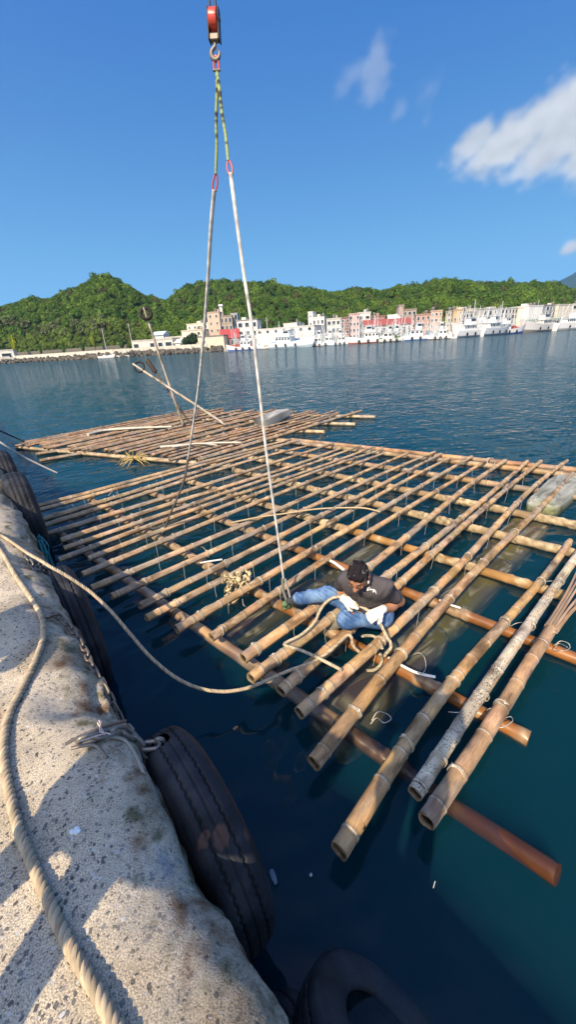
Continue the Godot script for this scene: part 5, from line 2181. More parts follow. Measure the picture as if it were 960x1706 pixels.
func far_shore() -> void:
	# the quay on the other side, its apron, and the land behind
	var g := Geo.new()
	var n := 90
	for k in n + 1:
		var px := lerpf(-300.0, 1250.0, float(k) / n)
		for q in [[0.0, -1.5], [0.0, 1.35], [0.5, 1.5], [60.0, 1.6], [300.0, 2.0]]:
			g.at(on_shore(px, q[0], q[1]), Color(0.34, 0.33, 0.30) if q[1] < 1.55 else Color(0.12, 0.12, 0.09))
	for k in n:
		for j in 4:
			var a := k * 5 + j
			g.quad(a, a + 5, a + 6, a + 1)
	structure("far_quay_ground", g, M["matt"])

	# rock armour in front of the left stretch
	var rock := Geo.new()
	lump(rock, Vector3.ZERO, Vector3.ONE, 0.3, 0.13, 6, 8, Color.WHITE, 0.35, 0.7)
	var places := []
	var tints := []
	for k in 620:
		var px := rf(-80.0, 374.0)
		var back := rf(-2.6, 0.4)
		var s := rf(0.45, 0.95)
		places.append(Transform3D(Basis(Vector3(rf(-1, 1), rf(-1, 1), rf(-1, 1)).normalized(), rf(0, TAU)).scaled(Vector3.ONE * s), on_shore(px, back, clampf((back + 2.6) * 0.62, 0.0, 1.7) + rf(-0.2, 0.2))))
		tints.append(Color(0.10, 0.092, 0.078) * rf(0.5, 1.4))
	scatter("rock_armour", rock.mesh(), M["matt"], places, tints)

	# the long white sea wall behind the rocks, in bays
	var wall := thing("sea_wall", "long low white wall above the dark rocks across the water", "wall", on_shore(150, 1.4, 1.4))
	var edges := [-200.0, -110.0, -30.0, 26.0, 60.0, 95.0, 128.0, 160.0, 190.0, 218.0, 245.0, 270.0, 295.0, 320.0, 345.0]
	for k in edges.size() - 1:
		var a := on_shore(edges[k] + 0.1, 1.6)
		var b := on_shore(edges[k + 1] - 0.1, 1.6)
		var r := (b - a).normalized()
		var w := Geo.new()
		box(w, Vector3(a.distance_to(b), 2.2, 0.5), Transform3D(Basis(r, Vector3.UP, r.cross(Vector3.UP)), a.lerp(b, 0.5) + Vector3.UP * (1.5 + 1.1)), Color(0.66, 0.62, 0.54) * rf(0.88, 1.06))
		part("wall_bay", w, M["plaster"], wall)
	# dark retaining wall behind on the left
	var back_wall := thing("retaining_wall", "grey retaining wall at the foot of the left hill", "wall", on_shore(120, 30, 1.5))
	for k in 6:
		var a := on_shore(15 + k * 33.0, 31)
		var b := on_shore(15 + (k + 1) * 33.0 - 0.1, 31)
		var r := (b - a).normalized()
		var w := Geo.new()
		box(w, Vector3(a.distance_to(b), 4.4, 0.6), Transform3D(Basis(r, Vector3.UP, r.cross(Vector3.UP)), a.lerp(b, 0.5) + Vector3.UP * 3.6), Color(0.15, 0.14, 0.115) * rf(0.9, 1.1))
		part("wall_bay", w, M["plaster"], back_wall)

	var white := Color(0.74, 0.73, 0.70)
	var cream := Color(0.72, 0.62, 0.44)
	block("harbour_kiosk", "white open-fronted kiosk at the far left end of the sea wall", 0, 25, 580, 1.0, Color(0.66, 0.64, 0.58), 1, 1, {"fill": 0.75, "hfill": 0.7, "tank": false, "deep": 5.0, "frame": Color(0.7, 0.68, 0.62)})
	block("low_office", "long low white building with a red door behind the rocks", 222, 289, 563, 9.0, Color(0.62, 0.58, 0.52), 1, 5, {"fill": 0.62, "hfill": 0.42, "lift": 0.6, "tank": false, "deep": 8.0})
	block("white_shed", "small white gabled shed right of the low office", 286, 309, 566, 10.0, white, 1, 2, {"roof": "gable", "rise": 1.5, "fill": 0.3, "deep": 7.0, "roof_col": Color(0.6, 0.6, 0.58)})
	block("glasshouse", "pale blue roofed store behind the low office", 258, 276, 553, 24.0, Color(0.52, 0.62, 0.66), 1, 2, {"roof": "gable", "rise": 1.5, "fill": 0.3, "roof_col": Color(0.45, 0.6, 0.66)})
	block("flat_store", "long flat roofed pale store behind the white shed", 278, 312, 558, 20.0, Color(0.66, 0.62, 0.52), 1, 4, {"fill": 0.3, "tank": false})
	block("cream_house", "cream house, the lower front one of the stepped pair", 306, 340, 547, 14.0, cream, 3, 3, {"fill": 0.32, "hfill": 0.4})
	block("cream_house", "cream house, the taller one behind the stepped pair's front", 316, 352, 536, 22.0, Color(0.74, 0.66, 0.50), 4, 4, {"fill": 0.3, "hfill": 0.38})
	block("beige_warehouse", "windowless beige warehouse with a grey flat roof at the rocks' right end", 331, 374, 557, 5.0, Color(0.70, 0.60, 0.38), 1, 2, {"fill": 0.10, "hfill": 0.4, "roof_col": Color(0.20, 0.20, 0.19), "tank": false, "deep": 9.0})
	block("peach_tower_house", "tall peach coloured house with a tower, above the warehouse", 351, 371, 517, 20.0, Color(0.68, 0.42, 0.26), 5, 2, {"fill": 0.25, "hfill": 0.35})
	block("netted_house", "brownish house draped in netting right of the peach tower", 371, 391, 523, 21.0, Color(0.42, 0.31, 0.20), 4, 3, {"fill": 0.5, "hfill": 0.55, "tank": false})
	block("glass_house_tower", "narrow blue-grey glazed tower behind the temple roof", 389, 400, 519, 28.0, Color(0.40, 0.48, 0.52), 5, 2, {"fill": 0.75, "hfill": 0.7, "tank": false})
	block("temple", "small temple with a dark red hipped roof beside the white boats", 369, 399, 558, 10.0, Color(0.42, 0.10, 0.07), 1, 4, {"roof": "gable", "rise": 3.6, "roof_col": Color(0.32, 0.045, 0.04), "fill": 0.5, "deep": 7.0})
	block("white_house", "white three storey house between the temple and the oval windows", 398, 431, 530, 16.0, Color(0.70, 0.70, 0.68), 3, 3, {"fill": 0.6, "hfill": 0.48, "roof_col": Color(0.25, 0.25, 0.25)})
	block("oval_window_hall", "long white hall with a row of oval windows", 428, 524, 543, 7.0, Color(0.70, 0.68, 0.66), 1, 7, {"oval": true, "fill": 0.42, "hfill": 0.62, "skip": 0.0, "lift": 4.4, "deep": 12.0, "tank": false, "frame": Color(0.45, 0.45, 0.45)})
	block("roof_store", "white block standing behind the oval-windowed hall's roof", 474, 496, 536, 22.0, white, 1, 2, {"fill": 0.1, "tank": false})
	block("white_tower_house", "white house with a slim tower rising above the oval-windowed hall", 522, 541, 526, 20.0, white, 3, 3, {"fill": 0.5, "hfill": 0.45})
	block("slim_tower", "slim white tower at the left end of the white house", 515, 522.5, 517, 19.0, Color(0.76, 0.75, 0.73), 4, 1, {"fill": 0.3, "hfill": 0.25, "tank": false, "deep": 4.0})
	block("grey_house", "pale grey house with wide windows left of the red-brown one", 545, 568, 528, 16.0, Color(0.60, 0.60, 0.55), 3, 3, {"fill": 0.65, "hfill": 0.45})
	block("red_brown_house", "narrow red-brown house beside the pink one", 568, 583, 526, 17.0, Color(0.34, 0.11, 0.09), 4, 2, {"fill": 0.45, "hfill": 0.45, "tank": false})
	block("pink_house", "pink house with dark windows in the village's middle", 582, 599, 520, 18.0, Color(0.66, 0.38, 0.38), 4, 3, {"fill": 0.5, "hfill": 0.42, "tank": false})
	block("white_frame_house", "white house with a large blank upper wall right of the pink one", 597, 617, 518, 22.0, white, 3, 2, {"fill": 0.5, "hfill": 0.3})
	block("red_roofed_market", "long open market hall under a red roof behind the boats", 608, 686, 536, 12.0, Color(0.50, 0.50, 0.48), 1, 9, {"roof": "gable", "rise": 2.2, "roof_col": Color(0.30, 0.085, 0.065), "fill": 0.7, "hfill": 0.55, "deep": 10.0})
	block("red_brick_house", "red brick house behind the market's left end", 617, 641, 524, 26.0, Color(0.42, 0.13, 0.10), 3, 3, {"fill": 0.4})
	block("white_gable_house", "small white gabled house above the market's red roof", 648, 665, 527, 24.0, white, 1, 2, {"roof": "gable", "rise": 1.8, "roof_col": Color(0.65, 0.64, 0.62), "fill": 0.3})
	block("brown_block", "brownish concrete block with a stair tower above the red market roof", 663, 692, 513, 26.0, Color(0.40, 0.27, 0.22), 4, 4, {"fill": 0.5, "hfill": 0.45, "tank": false})
	block("stair_tower", "brown stair tower on the left of the concrete block", 663, 671, 506, 25.0, Color(0.44, 0.30, 0.25), 5, 1, {"fill": 0.3, "hfill": 0.2, "tank": false, "deep": 4.0})
	block("salmon_house", "low salmon coloured house right of the brown block", 692, 716, 521, 22.0, Color(0.58, 0.25, 0.19), 3, 3, {"fill": 0.45})
	block("orange_house", "orange-pink house right of the salmon one", 716, 735, 515, 20.0, Color(0.68, 0.36, 0.22), 4, 3, {"fill": 0.42, "hfill": 0.4})
	block("concrete_house", "grey concrete house left of the ochre front", 744, 754, 516, 20.0, Color(0.46, 0.45, 0.42), 4, 2, {"fill": 0.6})
	block("ochre_house", "house with an ochre front among the masts", 753, 769, 514, 17.0, Color(0.62, 0.38, 0.12), 4, 2, {"fill": 0.3})
	block("grey_house", "grey stained house between the ochre and the beige ones", 768, 786, 517, 20.0, Color(0.45, 0.44, 0.43), 3, 3, {"fill": 0.6})
	block("beige_house", "broad beige house with a pale roof line above the largest boat", 785, 818, 512, 24.0, Color(0.70, 0.64, 0.50), 3, 4, {"fill": 0.5})
	for q in [[820, 860, 511, "gallery fronted apartment row left of the cream end wall", Color(0.48, 0.48, 0.47), 7], [900, 926, 506, "dark galleried apartment row between white and cream end walls", Color(0.36, 0.36, 0.37), 5]]:
		block("apartment_row", q[3], q[0], q[1], q[2], 26.0, q[4], 4, q[5], {"fill": 0.72, "hfill": 0.62, "frame": Color(0.62, 0.62, 0.6)})
	block("end_house", "tall cream end wall right of the gallery fronted row", 859, 870, 510, 24.0, Color(0.72, 0.64, 0.48), 4, 1, {"fill": 0.06, "hfill": 0.1, "tank": false})
	block("white_end_house", "blank white end wall catching the sun, right of the cream one", 877, 900, 507, 22.0, Color(0.80, 0.79, 0.77), 4, 1, {"fill": 0.03, "hfill": 0.1})
	block("cream_end_house", "broad cream end wall near the photo's right edge", 926, 948, 505, 22.0, Color(0.72, 0.64, 0.50), 4, 1, {"fill": 0.03, "hfill": 0.1})
	block("corner_house", "dark galleried house at the photo's right edge", 948, 985, 503, 26.0, Color(0.50, 0.48, 0.46), 4, 4, {"fill": 0.7, "hfill": 0.6})
	block("green_roofed_shelter", "long shelter with an aqua green roof edge near the right", 885, 975, 528, 10.0, Color(0.30, 0.30, 0.28), 1, 10, {"fill": 0.75, "hfill": 0.6, "roof_col": Color(0.22, 0.42, 0.38), "tank": false, "deep": 5.0})
	block("white_quay_house", "white hut alone on the wooded slope above the temple", 372, 377, 505, 90.0, white, 1, 1, {"roof": "gable", "rise": 1.0, "fill": 0.3, "deep": 5.0})

	# utility poles
	for q in [[178, 546, 6.0, "grey utility pole left of the low office, before the bushes"], [222, 538, 26.0, "thin utility pole behind the low office's left end"], [447, 528, 8.0, "utility pole standing before the oval-windowed hall"]]:
		var b := on_shore(q[0], q[2], 1.5)
		var h := high(q[0], q[1], Vector2(b.x, b.z).length())
		var o := thing("utility_pole", q[3], "utility pole", b, "utility poles of the village")
		var p := Geo.new()
		tube(p, line([b, Vector3(b.x, h, b.z)]), PackedFloat32Array([0.2, 0.13]), 8, Color(0.42, 0.41, 0.38))
		part("mast", p, M["matt"], o)
		for s in [0.5, 1.3]:
			p = Geo.new()
			box(p, Vector3(2.0, 0.14, 0.14), Transform3D(Basis(), Vector3(b.x, h - s, b.z + 0.15)), Color(0.25, 0.24, 0.22))
			part("cross_arm", p, M["matt"], o)
	# trees and bushes one can tell apart on the shore
	var k := 0
	for q in [[317, 558, 8.0, 5.5, "dark pine on the quay just left of the beige warehouse", Color(0.028, 0.055, 0.022)], [326, 556, 8.5, 5.5, "dark pine on the quay touching the warehouse's left corner", Color(0.03, 0.06, 0.025)], [309, 562, 8.0, 4.0, "small dark pine beside the white shed's right end", Color(0.03, 0.06, 0.022)], [30, 560, 20.0, 3.4, "bright yellow-green bush above the sea wall at the left", Color(0.30, 0.34, 0.02)], [160, 552, 22.0, 3.6, "yellowish bush behind the utility pole", Color(0.20, 0.25, 0.03)], [108, 573, 14.0, 2.4, "green bush before the retaining wall", Color(0.07, 0.13, 0.025)], [70, 575, 14.0, 2.0, "low green bush at the retaining wall's left", Color(0.06, 0.11, 0.02)], [140, 570, 14.0, 2.6, "dark green bush at the retaining wall's middle", Color(0.05, 0.10, 0.02)], [205, 562, 20.0, 3.2, "round green tree left of the low office", Color(0.045, 0.09, 0.02)], [2, 565, 16.0, 3.6, "very dark tree behind the kiosk", Color(0.02, 0.04, 0.02)]]:
		var b := on_shore(q[0], q[2], 1.5)
		var top := high(q[0], q[1], Vector2(b.x, b.z).length())
		var tall: float = maxf(top - 1.5, 2.0)
		var o := thing("shore_tree" if tall > 4.0 else "shore_bush", q[4], "tree" if tall > 4.0 else "bush", b)
		var p := Geo.new()
		tube(p, line([b, b + Vector3(0.1, tall * 0.4, 0), b + Vector3(0.0, tall * 0.75, 0.1)]), PackedFloat32Array([0.2, 0.14, 0.06]), 7, Color(0.10, 0.075, 0.05))
		for e in 4:
			var a := TAU * e / 4.0
			tube(p, line([b + Vector3(0.08, tall * 0.35, 0), b + Vector3(cos(a) * q[3] * 0.3, tall * 0.65, sin(a) * q[3] * 0.3)]), PackedFloat32Array([0.09, 0.03]), 5, Color(0.10, 0.075, 0.05))
		part("trunk", p, M["matt"], o)
		var c := part("crown", crown_mesh(0, 20 + k), M["leaves"], o, false)
		c.transform = Transform3D(Basis(Vector3.UP, k * 1.3).scaled(Vector3(q[3] * 0.5, tall * 0.42, q[3] * 0.5)), Vector3(0, tall * 0.66, 0))
		var lm: StandardMaterial3D = M["leaves"].duplicate()
		lm.albedo_color = q[5].linear_to_srgb()
		c.material_override = lm
		k += 1


# ------------------------------------------------------------------ boats
func boats() -> void:
	boat("small white open skiff moored before the rocks, left one", 163, 190, 3.0, Color(0.72, 0.72, 0.70), Color(0.4, 0.42, 0.45), 0, false)
	boat("small white open skiff moored before the rocks, right one", 186, 214, 2.0, Color(0.70, 0.70, 0.68), Color(0.3, 0.33, 0.4), 0, true)
	boat("white fishing boat with red and blue gear at its bow, before the temple", 377, 427, 5.0, Color(0.72, 0.73, 0.74), Color(0.10, 0.16, 0.42), 1, true, Color(0.5, 0.08, 0.06))
	boat("dark hulled low boat between the temple's boat and the blue-decked one", 424, 452, 4.0, Color(0.62, 0.62, 0.60), Color(0.10, 0.085, 0.07), 0, false)
	boat("fishing boat with bright blue deck gear before the oval windows", 450, 524, 6.0, Color(0.66, 0.72, 0.74), Color(0.35, 0.45, 0.5), 2, false, Color(0.05, 0.16, 0.50))
	boat("white fishing boat with many pale masts, left of the long white bow", 520, 552, 4.0, Color(0.70, 0.72, 0.73), Color(0.25, 0.1, 0.08), 1, false, Color(0.45, 0.6, 0.66))
	boat("white fishing boat moored stern-on, right of the many-masted one", 548, 580, 5.5, Color(0.73, 0.73, 0.72), Color(0.2, 0.3, 0.42), 2, true, Color(0.5, 0.6, 0.66))
	boat("long white fishing boat with a raised bow to the left", 574, 642, 5.0, Color(0.74, 0.74, 0.72), Color(0.30, 0.12, 0.10), 2, true, Color(0.62, 0.66, 0.68))
	boat("white boat with green netting on its bow before the red roofs", 630, 676, 6.0, Color(0.70, 0.70, 0.67), Color(0.15, 0.14, 0.12), 1, false, Color(0.10, 0.16, 0.08))
	boat("white fishing boat with a blue sheer stripe and twin masts", 671, 736, 5.0, Color(0.72, 0.74, 0.76), Color(0.08, 0.2, 0.45), 2, false, Color(0.35, 0.5, 0.6))
	boat("white boat showing behind the twin-masted one's stern", 712, 752, 13.0, Color(0.70, 0.71, 0.72), Color(0.12, 0.11, 0.1), 2, true, Color(0.55, 0.6, 0.62))
	boat("largest white fishing boat with a pinkish hull and tall white masts", 752, 842, 6.0, Color(0.72, 0.69, 0.66), Color(0.40, 0.13, 0.10), 2, true, Color(0.66, 0.66, 0.66))
	boat("white boat with a red awning and blue boot, right of the largest boat", 822, 872, 3.0, Color(0.74, 0.74, 0.74), Color(0.06, 0.12, 0.36), 1, false, Color(0.52, 0.08, 0.07))
	boat("low grey-white workboat before the cream end wall", 872, 925, 4.0, Color(0.64, 0.62, 0.58), Color(0.24, 0.22, 0.2), 1, true, Color(0.5, 0.5, 0.48))
	boat("big white ferry hull at the photo's right edge", 916, 1010, 5.0, Color(0.78, 0.77, 0.75), Color(0.5, 0.48, 0.45), 2, false, Color(0.74, 0.74, 0.74))
	for q in [[402, 440, 14.0, "white boat moored in the second row behind the temple's boat"], [470, 515, 13.5, "pale boat moored in the second row below the oval windows"], [536, 575, 15.0, "pale boat in the second row behind the stern-on boat"], [590, 640, 14.0, "white boat in the second row behind the long white bow"], [640, 690, 15.0, "white boat in the second row below the red market roof"], [760, 815, 16.0, "white boat in the second row behind the largest boat"], [800, 850, 17.0, "white boat in the second row left of the red awning"]]:
		boat(q[3], q[0], q[1], q[2] - 10.0, Color(0.70, 0.71, 0.71) * rf(0.9, 1.05), Color(0.2, 0.25, 0.3), 2, rng.randf() < 0.5, Color(0.5, 0.58, 0.62))


func boat(label: String, x0: float, x1: float, out: float, col: Color, boot: Color, kind: int, bow_left: bool, gear := Color(0.5, 0.5, 0.5)) -> void:
	var a := on_shore(x0, -out)
	var b := on_shore(x1, -out)
	var len_m := a.distance_to(b)
	var dir := (a - b).normalized() if bow_left else (b - a).normalized()
	dir = dir.rotated(Vector3.UP, rf(-0.16, 0.16))
	var o := thing("fishing_boat" if kind else "skiff", label, "boat", a.lerp(b, 0.5))
	var beam := clampf(len_m * 0.24, 1.6, 5.6)
	var t := Transform3D(Basis(dir, Vector3.UP * (1.2 if kind else 1.0), dir.cross(Vector3.UP)), o.position)
	var free := clampf(len_m * 0.085, 0.6, 2.3) 
	# hull
	var g := Geo.new()
	var n := 18
	var rows := [[-0.5, 0.55], [0.05, 0.78], [0.28, 0.86], [0.30, 0.865], [0.75, 0.96], [1.0, 1.0], [1.06, 1.03], [1.08, 0.97], [0.80, 0.95]]
	for side in [1.0, -1.0]:
		var first := g.v.size()
		for k in n + 1:
			var f := float(k) / n
			var half := beam * 0.5 * (0.82 + 0.18 * sin(minf(f * 2.2, 1.0) * PI / 2.0)) * (1.0 - pow(maxf(f - 0.5, 0.0) / 0.5, 2.3))
			var sheer := free * (1.0 + 0.9 * pow(maxf(f - 0.45, 0.0) / 0.55, 1.8) + 0.12 * pow(1.0 - f, 3.0))
			for q in rows:
				var rake: float = (f - 0.5) * len_m + maxf(f - 0.8, 0.0) * 2.4 * sheer * (q[0] - 0.5)
				var y: float = sheer * q[0] if q[0] > 0.0 else q[0] * 1.0
				var c := boot if q[0] < 0.29 else col
				if q[0] > 1.03:
					c = mixc(col, gear, 0.7)
				g.at(t * Vector3(rake, y, side * half * q[1] + side * 0.02), c)
		var m := rows.size()
		for k in n:
			for j in m - 1:
				var i := first + k * m + j
				if side > 0:
					g.quad(i, i + m, i + m + 1, i + 1)
				else:
					g.quad(i, i + 1, i + m + 1, i + m)
	part("hull", g, M["painted"], o)
	# transom and deck
	g = Geo.new()
	var hw := beam * 0.41
	var tr := []
	for p in [Vector3(-len_m / 2, -0.4, -hw * 0.6), Vector3(-len_m / 2, -0.4, hw * 0.6), Vector3(-len_m / 2, free * 1.12, hw), Vector3(-len_m / 2, free * 1.12, -hw)]:
		tr.append(g.at(t * p, col))
	g.quad(tr[0], tr[3], tr[2], tr[1])
	part("transom", g, M["painted"], o)
	g = Geo.new()
	var first := g.v.size()
	for k in 13:
		var f := k / 12.0
		var half := beam * 0.47 * (0.82 + 0.18 * sin(minf(f * 2.2, 1.0) * PI / 2.0)) * (1.0 - pow(maxf(f - 0.5, 0.0) / 0.5, 2.3))
		var sheer := free * (0.8 + 0.8 * pow(maxf(f - 0.45, 0.0) / 0.55, 1.8))
		for s in [-1.0, 1.0]:
			g.at(t * Vector3((f - 0.5) * len_m * 0.99, sheer, s * half), Color(0.28, 0.36, 0.34))
	for k in 12:
		var i := first + k * 2
		g.quad(i, i + 1, i + 3, i + 2)
	part("deck", g, M["painted"], o)
	if kind == 0:
		g = Geo.new()
		box(g, Vector3(len_m * 0.16, 0.8, beam * 0.5), t.translated_local(Vector3(-len_m * 0.1, free * 0.8 + 0.4, 0)), shade(col, 0.95))
		part("cuddy", g, M["painted"], o)
		g = Geo.new()
		box(g, Vector3(0.5, 0.9, 0.4), t.translated_local(Vector3(-len_m * 0.5 - 0.2, free * 0.9, 0)), Color(0.05, 0.05, 0.06))
		part("outboard_motor", g, M["painted"], o)
		return
	# houses
	var cabin_at := -len_m * (0.16 if kind != 3 else 0.10)
	var cl := len_m * (0.34 if kind < 3 else 0.46)
	var lift := free * 0.8
	g = Geo.new()
	cut_box(g, Vector3(cl, 2.1, beam * 0.62), 0.12, t.translated_local(Vector3(cabin_at, lift + 1.05, 0)), shade(col, 1.0))
	part("deckhouse", g, M["painted"], o)
	g = Geo.new()
	box(g, Vector3(cl + 0.8, 0.12, beam * 0.78), t.translated_local(Vector3(cabin_at, lift + 2.17, 0)), shade(col, 1.03))
	part("house_roof", g, M["painted"], o)
	var wn := int(clampf(cl / 1.3, 2, 8))
	for k in wn:
		for s in [-1.0, 1.0]:
			var q := Geo.new()
			box(q, Vector3(cl / wn * 0.62, 0.6, 0.05), t.translated_local(Vector3(cabin_at - cl / 2 + cl / wn * (k + 0.5), lift + 1.45, s * (beam * 0.31 + 0.02))))
			part("window", q, M["window_glass"], o)
	g = Geo.new()
	var wl := cl * 0.42
	cut_box(g, Vector3(wl, 1.9, beam * 0.5), 0.1, t.translated_local(Vector3(cabin_at + cl * 0.2, lift + 3.18, 0)), shade(col, 1.02))
	part("wheelhouse", g, M["painted"], o)
	g = Geo.new()
	box(g, Vector3(wl + 0.7, 0.1, beam * 0.62), t.translated_local(Vector3(cabin_at + cl * 0.2, lift + 4.19, 0)), shade(col, 1.0))
	part("wheelhouse_roof", g, M["painted"], o)
	for s in [-1.0, 1.0]:
		var q := Geo.new()
		box(q, Vector3(wl * 0.8, 0.65, 0.05), t.translated_local(Vector3(cabin_at + cl * 0.2, lift + 3.5, s * (beam * 0.25 + 0.02))))
		part("window", q, M["window_glass"], o)
	# awning frame and gear aft and forward
	g = Geo.new()
	var fx := len_m * 0.24
	box(g, Vector3(len_m * 0.12, 0.9, beam * 0.45), t.translated_local(Vector3(fx, lift + 0.55, 0)), gear)
	box(g, Vector3(len_m * 0.07, 1.3, beam * 0.3), t.translated_local(Vector3(fx - len_m * 0.1, lift + 0.75, beam * 0.1)), shade(gear, 0.6))
	box(g, Vector3(len_m * 0.10, 0.7, beam * 0.5), t.translated_local(Vector3(-len_m * 0.42, lift + 0.4, 0)), shade(gear, 1.2))
	part("deck_gear", g, M["painted"], o)
	# masts, booms, stays
	var mast_h := clampf(len_m * 0.36, 4.5, 9.0)
	var pale := Color(0.68, 0.69, 0.70)
	for k in (2 if kind > 1 else 1) + (1 if kind == 3 else 0):
		var mx: float = [len_m * 0.14, -len_m * 0.38, len_m * 0.02][k]
		g = Geo.new()
		tube(g, line([t * Vector3(mx, lift, 0), t * Vector3(mx, lift + mast_h * [1.0, 0.75, 1.2][k], 0)]), PackedFloat32Array([0.12, 0.07]), 6, pale)
		part("mast", g, M["painted"], o)
		g = Geo.new()
		tube(g, line([t * Vector3(mx, lift + 1.6, 0), t * Vector3(mx + len_m * 0.17 * (1 if k != 1 else 0.6), lift + mast_h * 0.8, rf(-0.5, 0.5))]), 0.07, 5, pale)
		part("boom", g, M["painted"], o)
		g = Geo.new()
		for e in [[len_m * 0.46, free * 1.6], [-len_m * 0.46, free * 1.1], [mx + 1.5, free]]:
			tube(g, line([t * Vector3(mx, lift + mast_h * 0.95 * [1.0, 0.75, 1.2][k], 0), t * Vector3(e[0], e[1], rf(-1, 1))]), 0.025, 4, Color(0.35, 0.36, 0.38))
		part("stay", g, M["painted"], o).set_meta("kind", "stuff")
	# outrigger and aerial poles
	for k in 8 + kind * 2:
		g = Geo.new()
		var x := rf(-0.42, 0.38) * len_m
		var z := rf(-0.4, 0.4) * beam
		tube(g, line([t * Vector3(x, lift + rf(0.3, 2.0), z), t * Vector3(x + rf(-1.6, 1.6), lift + rf(3.2, 7.5), z * rf(0.6, 2.0))]), rf(0.05, 0.09), 5, mixc(pale, Color(0.45, 0.6, 0.72), rf(0, 0.7)))
		part("outrigger_pole", g, M["painted"], o)
	# the lamp rail and guard rails
	g = Geo.new()
	for s in [-1.0, 1.0]:
		tube(g, line([t * Vector3(-len_m * 0.45, lift + 2.9, s * beam * 0.4), t * Vector3(len_m * 0.2, lift + 2.9, s * beam * 0.4)]), 0.05, 5, pale)
		for k in 6:
			var x := lerpf(-len_m * 0.45, len_m * 0.2, k / 5.0)
			tube(g, line([t * Vector3(x, lift, s * beam * 0.42), t * Vector3(x, lift + 2.9, s * beam * 0.4)]), 0.045, 5, pale)
	part("awning_frame", g, M["painted"], o)
	for s in [-1.0, 1.0]:
		for k in 3:
			g = Geo.new()
			lathe(g, [Vector2(0.2, -0.12), Vector2(0.42, -0.13), Vector2(0.5, 0.0), Vector2(0.42, 0.13), Vector2(0.2, 0.12)], 12, Transform3D(t.basis * Basis(Vector3.RIGHT, PI / 2), t * Vector3(lerpf(-0.3, 0.15, k / 2.0) * len_m, free * 0.55, s * (beam * 0.5 + 0.05))), Color(0.03, 0.03, 0.03))
			part("fender", g, M["rubber"], o)


